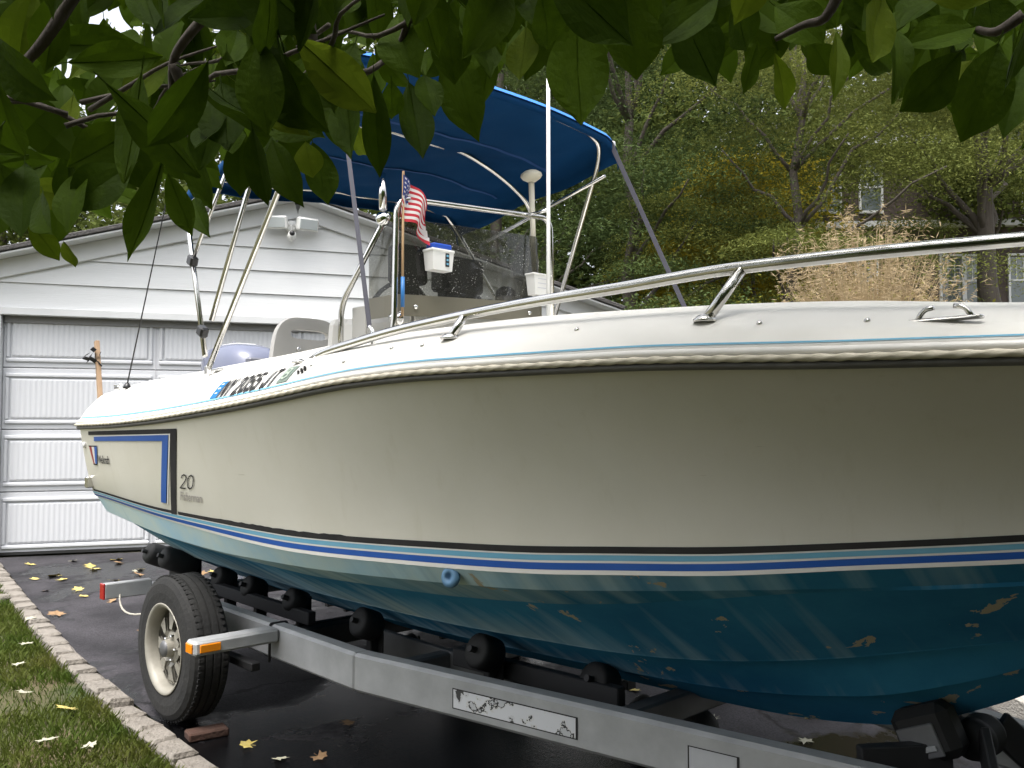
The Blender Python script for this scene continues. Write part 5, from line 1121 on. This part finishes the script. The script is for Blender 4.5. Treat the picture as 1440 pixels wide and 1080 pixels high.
# ------------------------------------------------------------------ the tree overhead
FRINGE = [(-0.44,1.104,1.665,-0.486,1.115,1.538,0.042,0), (-0.459,1.17,1.668,-0.43,1.186,1.586,0.036,0), (-0.468,1.298,1.668,-0.426,1.244,1.597,0.033,0), (-0.294,0.991,1.669,-0.285,1.029,1.588,0.036,0), (-0.305,1.114,1.694,-0.257,1.088,1.601,0.043,0), (-0.336,1.477,1.809,-0.309,1.477,1.702,0.057,0), (-0.517,1.398,1.787,-0.477,1.4,1.674,0.048,0), (-0.565,1.303,1.715,-0.632,1.26,1.635,0.067,0), (-0.718,1.304,1.635,-0.695,1.355,1.585,0.035,1), (-0.636,1.25,1.592,-0.634,1.282,1.561,0.028,1), (-0.732,1.318,1.726,-0.705,1.266,1.601,0.067,0), (-0.574,1.358,1.798,-0.696,1.374,1.736,0.072,0), (-0.377,1.131,1.775,-0.351,1.082,1.671,0.068,0), (-0.413,1.411,1.828,-0.303,1.408,1.798,0.066,0), (-0.593,1.338,1.803,-0.547,1.385,1.911,0.059,1), (-0.722,1.331,1.913,-0.6,1.386,1.942,0.059,0), (-0.599,1.175,1.82,-0.484,1.21,1.843,0.052,0), (-0.19,1.201,1.813,-0.19,1.26,1.687,0.041,0), (-0.167,1.414,1.887,-0.139,1.363,1.746,0.056,0), (-0.106,1.049,1.752,-0.09,1.022,1.692,0.034,0), (-0.097,1.454,1.975,-0.054,1.452,1.801,0.08,0), (0.021,1.287,1.92,0.01,1.265,1.832,0.051,1), (0.091,1.227,1.913,0.097,1.221,1.75,0.088,0), (0.149,1.15,1.898,0.166,1.165,1.792,0.075,0), (0.238,1.263,1.97,0.309,1.321,1.843,0.098,0), (-0.182,1.317,1.852,-0.189,1.377,1.813,0.038,0), (-0.251,1.407,1.815,-0.246,1.478,1.787,0.034,1), (-0.256,1.312,1.864,-0.233,1.274,1.717,0.056,0), (0.423,1.403,1.93,0.459,1.473,1.862,0.038,1), (0.402,1.424,1.96,0.38,1.438,1.875,0.034,0), (0.495,1.33,1.932,0.476,1.296,1.811,0.031,1), (0.476,1.388,1.941,0.51,1.401,1.893,0.052,0), (0.483,1.119,1.856,0.468,1.075,1.726,0.038,0), (0.543,1.398,1.969,0.638,1.47,1.928,0.055,0), (0.527,1.024,1.77,0.469,1.059,1.711,0.061,0), (0.628,1.181,1.872,0.51,1.141,1.827,0.053,0), (0.628,1.125,1.825,0.594,1.161,1.706,0.079,0), (0.743,1.41,1.921,0.674,1.348,1.845,0.043,1), (0.753,1.283,1.873,0.689,1.23,1.734,0.07,0), (0.402,1.33,1.973,0.468,1.31,1.904,0.075,0), (0.57,1.409,2.015,0.594,1.48,1.987,0.056,0), (0.316,1.225,1.936,0.347,1.29,1.885,0.069,0), (-0.61,1.142,1.635,-0.571,1.096,1.569,0.049,0), (-0.624,1.283,1.704,-0.619,1.228,1.597,0.048,0), (-0.272,1.079,1.76,-0.218,1.071,1.721,0.055,0), (-0.167,1.278,1.935,-0.131,1.238,1.823,0.077,0), (-0.025,0.999,1.82,-0.004,1.038,1.787,0.051,0), (0.037,1.131,1.894,0.048,1.187,1.842,0.051,0), (0.672,1.416,2.03,0.698,1.403,1.947,0.085,0), (0.659,1.203,1.93,0.671,1.209,1.862,0.072,0), (-0.307,1.303,1.753,-0.299,1.318,1.703,0.044,1), (-0.43,1.259,1.79,-0.456,1.279,1.703,0.054,0), (-0.847,1.451,1.765,-0.83,1.456,1.683,0.062,0), (-0.097,1.19,1.893,-0.08,1.221,1.807,0.057,0), (-0.197,1.097,1.813,-0.219,1.079,1.716,0.056,0), (-0.453,1.46,1.972,-0.466,1.468,1.867,0.075,0), (-0.061,1.247,1.931,-0.029,1.191,1.805,0.064,0)]
TWIGS = [[(-0.366,1.147,1.931),(-0.398,1.172,1.9),(-0.448,1.197,1.862),(-0.475,1.222,1.837),(-0.486,1.248,1.786),(-0.512,1.273,1.753)],[(-0.284,1.196,1.946),(-0.28,1.224,1.869),(-0.273,1.25,1.847),(-0.244,1.274,1.85),(-0.212,1.298,1.858),(-0.172,1.32,1.902)],[(-0.27,1.034,1.819),(-0.3,1.057,1.782),(-0.323,1.08,1.734)],[(-0.158,1.206,1.952),(-0.146,1.233,1.914),(-0.164,1.259,1.876)],[(0.461,1.212,1.944),(0.445,1.238,1.911),(0.423,1.263,1.912),(0.389,1.288,1.902)],[(-0.513,1.043,1.868),(-0.575,1.068,1.8),(-0.622,1.091,1.778),(-0.679,1.112,1.782)],[(-0.472,1.215,1.835),(-0.46,1.242,1.794),(-0.453,1.267,1.783)],[(0.685,1.165,1.881),(0.66,1.189,1.868),(0.643,1.212,1.884)]]
def big_leaf(seed):
    rn = random.Random(seed); b = MB(); n = 12; bend = rn.uniform(-.10, .16); fold = rn.uniform(.10, .30); curl = rn.uniform(-.05, .12); skew = rn.uniform(-.05, .05); rows = []
    for i in range(n + 1):
        t = i / n; w = .5 * (math.sin(math.pi * t ** 1.12) ** .8) * (1 if t < .80 else 1 - .5 * ((t - .80) / .20)); w = max(w, .012)
        zc = bend * math.sin(t * math.pi) ; yy = skew * math.sin(t * math.pi); wav = .03 * math.sin(t * 11 + seed)
        rows.append([(t, -w + yy, zc + fold * w + wav), (t, -w * .5 + yy, zc + fold * w * .42), (t, yy, zc), (t, w * .5 + yy, zc + fold * w * .42), (t, w + yy, zc + fold * w - wav)])
    b.grid(rows); b.tube([(-.12, 0, .01), (0, 0, .0), (.5, skew, bend - .008), (.96, 0, .0)], [.014, .013, .010, .004], 4); return b
def leafmat(name, c0, c1, tr_):
    m = bpy.data.materials.new(name); m.use_nodes = True; nt = m.node_tree; b = nt.nodes['Principled BSDF']; L = nt.links.new
    tc = nd(nt, 'ShaderNodeTexCoord'); oi = nd(nt, 'ShaderNodeObjectInfo'); no = nd(nt, 'ShaderNodeTexNoise', Scale=3.0, Detail=6.0, Roughness=.65); L(tc.outputs['Object'], no.inputs['Vector'])
    ad = nd(nt, 'ShaderNodeMath', operation='ADD'); L(no.outputs['Fac'], ad.inputs[0]); rr = nd(nt, 'ShaderNodeMapRange'); rr.inputs['To Min'].default_value = -.3; rr.inputs['To Max'].default_value = .3; L(oi.outputs['Random'], rr.inputs['Value']); L(rr.outputs[0], ad.inputs[1])
    rp = nd(nt, 'ShaderNodeValToRGB'); rp.color_ramp.elements[0].position = .25; rp.color_ramp.elements[1].position = .8; rp.color_ramp.elements[0].color = c4(c0); rp.color_ramp.elements[1].color = c4(c1); L(ad.outputs[0], rp.inputs['Fac'])
    L(rp.outputs[0], b.inputs['Base Color']); b.inputs['Roughness'].default_value = .6; b.inputs['Specular IOR Level'].default_value = .06
    n2 = nd(nt, 'ShaderNodeTexNoise', Scale=14.0, Detail=3.0); L(tc.outputs['Object'], n2.inputs['Vector']); bp = nd(nt, 'ShaderNodeBump', Strength=.15, Distance=.02); L(n2.outputs['Fac'], bp.inputs['Height']); L(bp.outputs[0], b.inputs['Normal'])
    t = nd(nt, 'ShaderNodeBsdfTranslucent'); L(rp.outputs[0], t.inputs['Color']); mx = nd(nt, 'ShaderNodeMixShader', Fac=tr_); L(b.outputs[0], mx.inputs[1]); L(t.outputs[0], mx.inputs[2]); L(mx.outputs[0], nt.nodes['Material Output'].inputs['Surface'])
    return m
M_lf = [leafmat('magnolia_leaf', (.026, .050, .0025), (.052, .092, .004), .42), leafmat('magnolia_leaf_pale', (.075, .115, .006), (.12, .165, .012), .5)]
LFM = [[big_leaf(i).mesh('leaf', M_lf[k]) for i in range(7)] for k in range(2)]
TB = Vector((1.3, -1.5, gz(1.3, -1.5) - .03))
mg = thing('magnolia_tree', TB, 0, 'broad-leaved tree whose dark leaves hang over the top of the view', 'tree')
b = MB(); tp = smooth_path([(0, 0, 0), (.05, .03, .9), (.0, .1, 1.7), (.1, .2, 2.6), (.05, .3, 3.6)], 5); b.tube(tp, [lerp(.10, .04, i / (len(tp) - 1)) for i in range(len(tp))], 12); b.build('trunk', M_bark, mg, True)
for e in ((-1.9, 2.5, 2.45), (-1.0, 2.7, 2.75), (-.2, 2.8, 2.75), (-2.4, 2.3, 2.45), (1.6, .6, 3.4), (-1.0, .5, 3.2), (-.9, -1.2, 3.2), (1.2, -1.0, 3.6), (1.2, 2.2, 3.1)):
    b = MB(); s0 = Vector((.03, .12, 1.75)); e = Vector(e); q = smooth_path([s0, s0.lerp(e, .35) + Vector((0, 0, .25)), s0.lerp(e, .7) + Vector((.05, 0, .18)), e], 5); b.tube(q, [lerp(.042, .010, i / (len(q) - 1)) for i in range(len(q))], 8); b.build('limb', M_bark, mg, True)
for t in TWIGS:
    b = MB(); q = smooth_path([Vector(p) - TB for p in t], 4); b.tube(q, [lerp(.0085, .004, i / (len(q) - 1)) for i in range(len(q))], 7); b.build('twig', M_bark, mg, True)
EX = [-.62, -.576, -.496, -.416, -.336, -.256, -.192, -.144, -.08, -.016, .064, .144, .224, .264, .344, .424, .488, .576, .62]
EZ = [.235, .24, .25, .28, .30, .32, .345, .375, .415, .44, .455, .448, .43, .445, .455, .43, .39, .37, .36]
rn = random.Random(61)
for i in range(22):
    y = rn.uniform(1.1, 1.8); sx = rn.uniform(-.6, .1); z = CAM_H + (float(np.interp(sx, EX, EZ)) + rn.uniform(.05, .14)) * y; p0 = Vector((sx * y, y, z)) - TB; a = rn.uniform(0, 6.28); d = Vector((math.cos(a), math.sin(a) * .6, rn.uniform(-.1, .3))).normalized() * rn.uniform(.15, .32)
    b = MB(); q = smooth_path([p0, p0 + d * .4 + Vector((rn.uniform(-.03, .03), 0, rn.uniform(-.02, .03))), p0 + d * .75 + Vector((rn.uniform(-.03, .03), 0, 0)), p0 + d], 3); b.tube(q, [lerp(.0045, .0014, j / (len(q) - 1)) for j in range(len(q))], 6); b.build('twig', M_bark, mg, True)
def hang(p, q, w, k, roll):
    p, q = Vector(p), Vector(q); x = (q - p); L = x.length; x.normalize(); v = Vector((0, -1, -.15)); v = v - x * v.dot(x); z = v.normalized(); y = z.cross(x)
    M = Matrix((x, y, z)).transposed() @ Matrix.Rotation(roll, 3, 'X'); o = link('leaf', random.choice(LFM[k]), mg, p - TB); o.rotation_euler = M.to_euler(); o.scale = (L, w, max(L, w) * .6)
for x0, y0, z0, x1, y1, z1, w, k in FRINGE: hang((x0, y0, z0), (x1, y1, z1), w, k, random.uniform(-.45, .45))
# leaves higher up in the near boughs: lower edge of the bough given as slope (x/y -> rise/y)
cnt = 0; rn = random.Random(77)
while cnt < 240:
    y = rn.uniform(.95, 1.9); sx = rn.uniform(-.64, .64)
    if sx > .02 and rn.random() < .55: continue
    if sx < -.45 and rn.random() < .3: continue
    lo = float(np.interp(sx, EX, EZ)); sz = lo + (rn.random() ** 1.1) * (.60 - lo)
    p = Vector((sx * y, y, CAM_H + sz * y)); L = rn.uniform(.085, .155); a = rn.gauss(0, .65); d = Vector((math.sin(a), rn.gauss(0, .5), -math.cos(a) * .9)).normalized()
    p0 = p - d * L * .8; e = p0 + d * L
    hang(p0, e, L * rn.uniform(.40, .52), 1 if rn.random() < .16 else 0, rn.gauss(0, .7)); cnt += 1
# leaves farther back in the same boughs
bl = [big_leaf(i) for i in range(7)]; bk = MB(); rn = random.Random(101)
for i in range(900):
    y = rn.uniform(1.6, 2.7); sx = rn.uniform(-.66, .66); lo = float(np.interp(sx, EX, EZ)) + .02; sz = lo + rn.random() * (.66 - lo); a = rn.gauss(0, .7)
    x_ = Vector((math.sin(a), rn.gauss(0, .5), -math.cos(a))).normalized(); z_ = Vector((rn.gauss(0, .5), -1, rn.gauss(0, .5))); z_ = (z_ - x_ * z_.dot(x_)).normalized(); Mm = Matrix((x_, z_.cross(x_), z_)).transposed(); L = rn.uniform(.10, .16)
    src = bl[i % 7]; o_ = Vector((sx * y, y, CAM_H + sz * y)) - TB; bk.add([o_ + Mm @ Vector((v[0] * L, v[1] * L * .45, v[2] * L * .5)) for v in src.v], src.f)
bk.build('rear_foliage', M_lf[0], mg, kind='stuff')
# the rest of the crown, plus unseen low leaves added to shade the hull
rg = np.random.default_rng(55); pts = []
while len(pts) < 5600:
    c = np.array([rg.uniform(-2.5, 3.5), rg.uniform(-3.4, 2.7), rg.uniform(1.7, 4.6)])
    if ((c[0] - .5) / 2.9) ** 2 + ((c[1] + .5) / 3.2) ** 2 + ((c[2] - 2.7) / 2.0) ** 2 > 1: continue
    lim = float(np.interp(c[0] / max(c[1], .3), EX, EZ)) + .05 if c[1] > 1.2 else .66
    if c[1] > -.35 and c[2] < CAM_H + lim * max(c[1], 0) + (.35 if c[1] < 1.2 else 0): continue
    pts.append(c)
k = 0
while k < 13000:  # low skirts behind the camera, added to dim the forward hull
    c = np.array([rg.uniform(-2.5, 3.4), rg.uniform(-2.8, -.45), rg.uniform(-.1, 3.9)])
    if ((c[0] - .4) / 2.9) ** 2 + ((c[1] + 1.65) / 1.2) ** 2 + (max(c[2] - 2.2, 0) / 1.9) ** 2 > 1: continue
    pts.append(c); k += 1
k = 0
while k < 5200:  # extra leaves left of the camera, put in to block light from the hull
    c = np.array([rg.uniform(-2.9, -.7), rg.uniform(-2.0, -.4), rg.uniform(.1, 3.6)])
    pts.append(c); k += 1
pts = np.array(pts) - np.array(TB); d = rg.normal(size=(len(pts), 3)); d[:, 2] = -abs(d[:, 2]) * .8; d = unit(d); nr = unit(rg.normal(size=(len(pts), 3)) + np.array([0, 0, .8])); w = unit(np.cross(d, nr))
L = rg.uniform(.10, .165, len(pts)); nz = unit(np.cross(w, d)); F_ = rg.uniform(.1, .35, len(pts)); Bd = rg.uniform(-.1, .18, len(pts)); quads = []
tt = [0, .22, .45, .68, .86, 1.0]; ww = [.02, .19, .245, .215, .10, .01]
def lp(i, sd): return pts + d * (L * tt[i])[:, None] + w * (L * ww[i] * sd)[:, None] + nz * (L * (F_ * ww[i] * abs(sd) + Bd * math.sin(tt[i] * math.pi)))[:, None]
for i in range(5):
    for sd in (-1, 1): quads.append(np.stack([lp(i, 0), lp(i, sd), lp(i + 1, sd), lp(i + 1, 0)], 1))
link('crown_and_shade_leaves', quads_mesh('crown_and_shade_leaves', np.concatenate(quads), M_lf[0]), mg, kind='stuff')

# ------------------------------------------------------------------ unseen foliage screen beside the camera, added to cut skylight and reflections
rg = np.random.default_rng(91); cs = []
for i in range(100):
    a = rg.uniform(R(72), R(160)); r = rg.uniform(9.5, 13.0); h = rg.uniform(.4, 6.2); k = rg.uniform(.9, 1.6)
    cs.append(rg.normal(size=(230, 3)) * np.array([k, k, k * .6]) * .75 + np.array([r * math.sin(a), r * math.cos(a), h]))
C = np.concatenate(cs); C[:, 2] = np.maximum(C[:, 2], -.1)
link('unseen_leaf_screen', quads_mesh('unseen_leaf_screen', leaf_quads(C, rg.uniform(.28, .46, len(C)), rg.uniform(.18, .28, len(C)), .4, rg), M_map), None, kind='stuff', label='unseen leaf mass added to shade the hull and darken reflections', cat='trees')
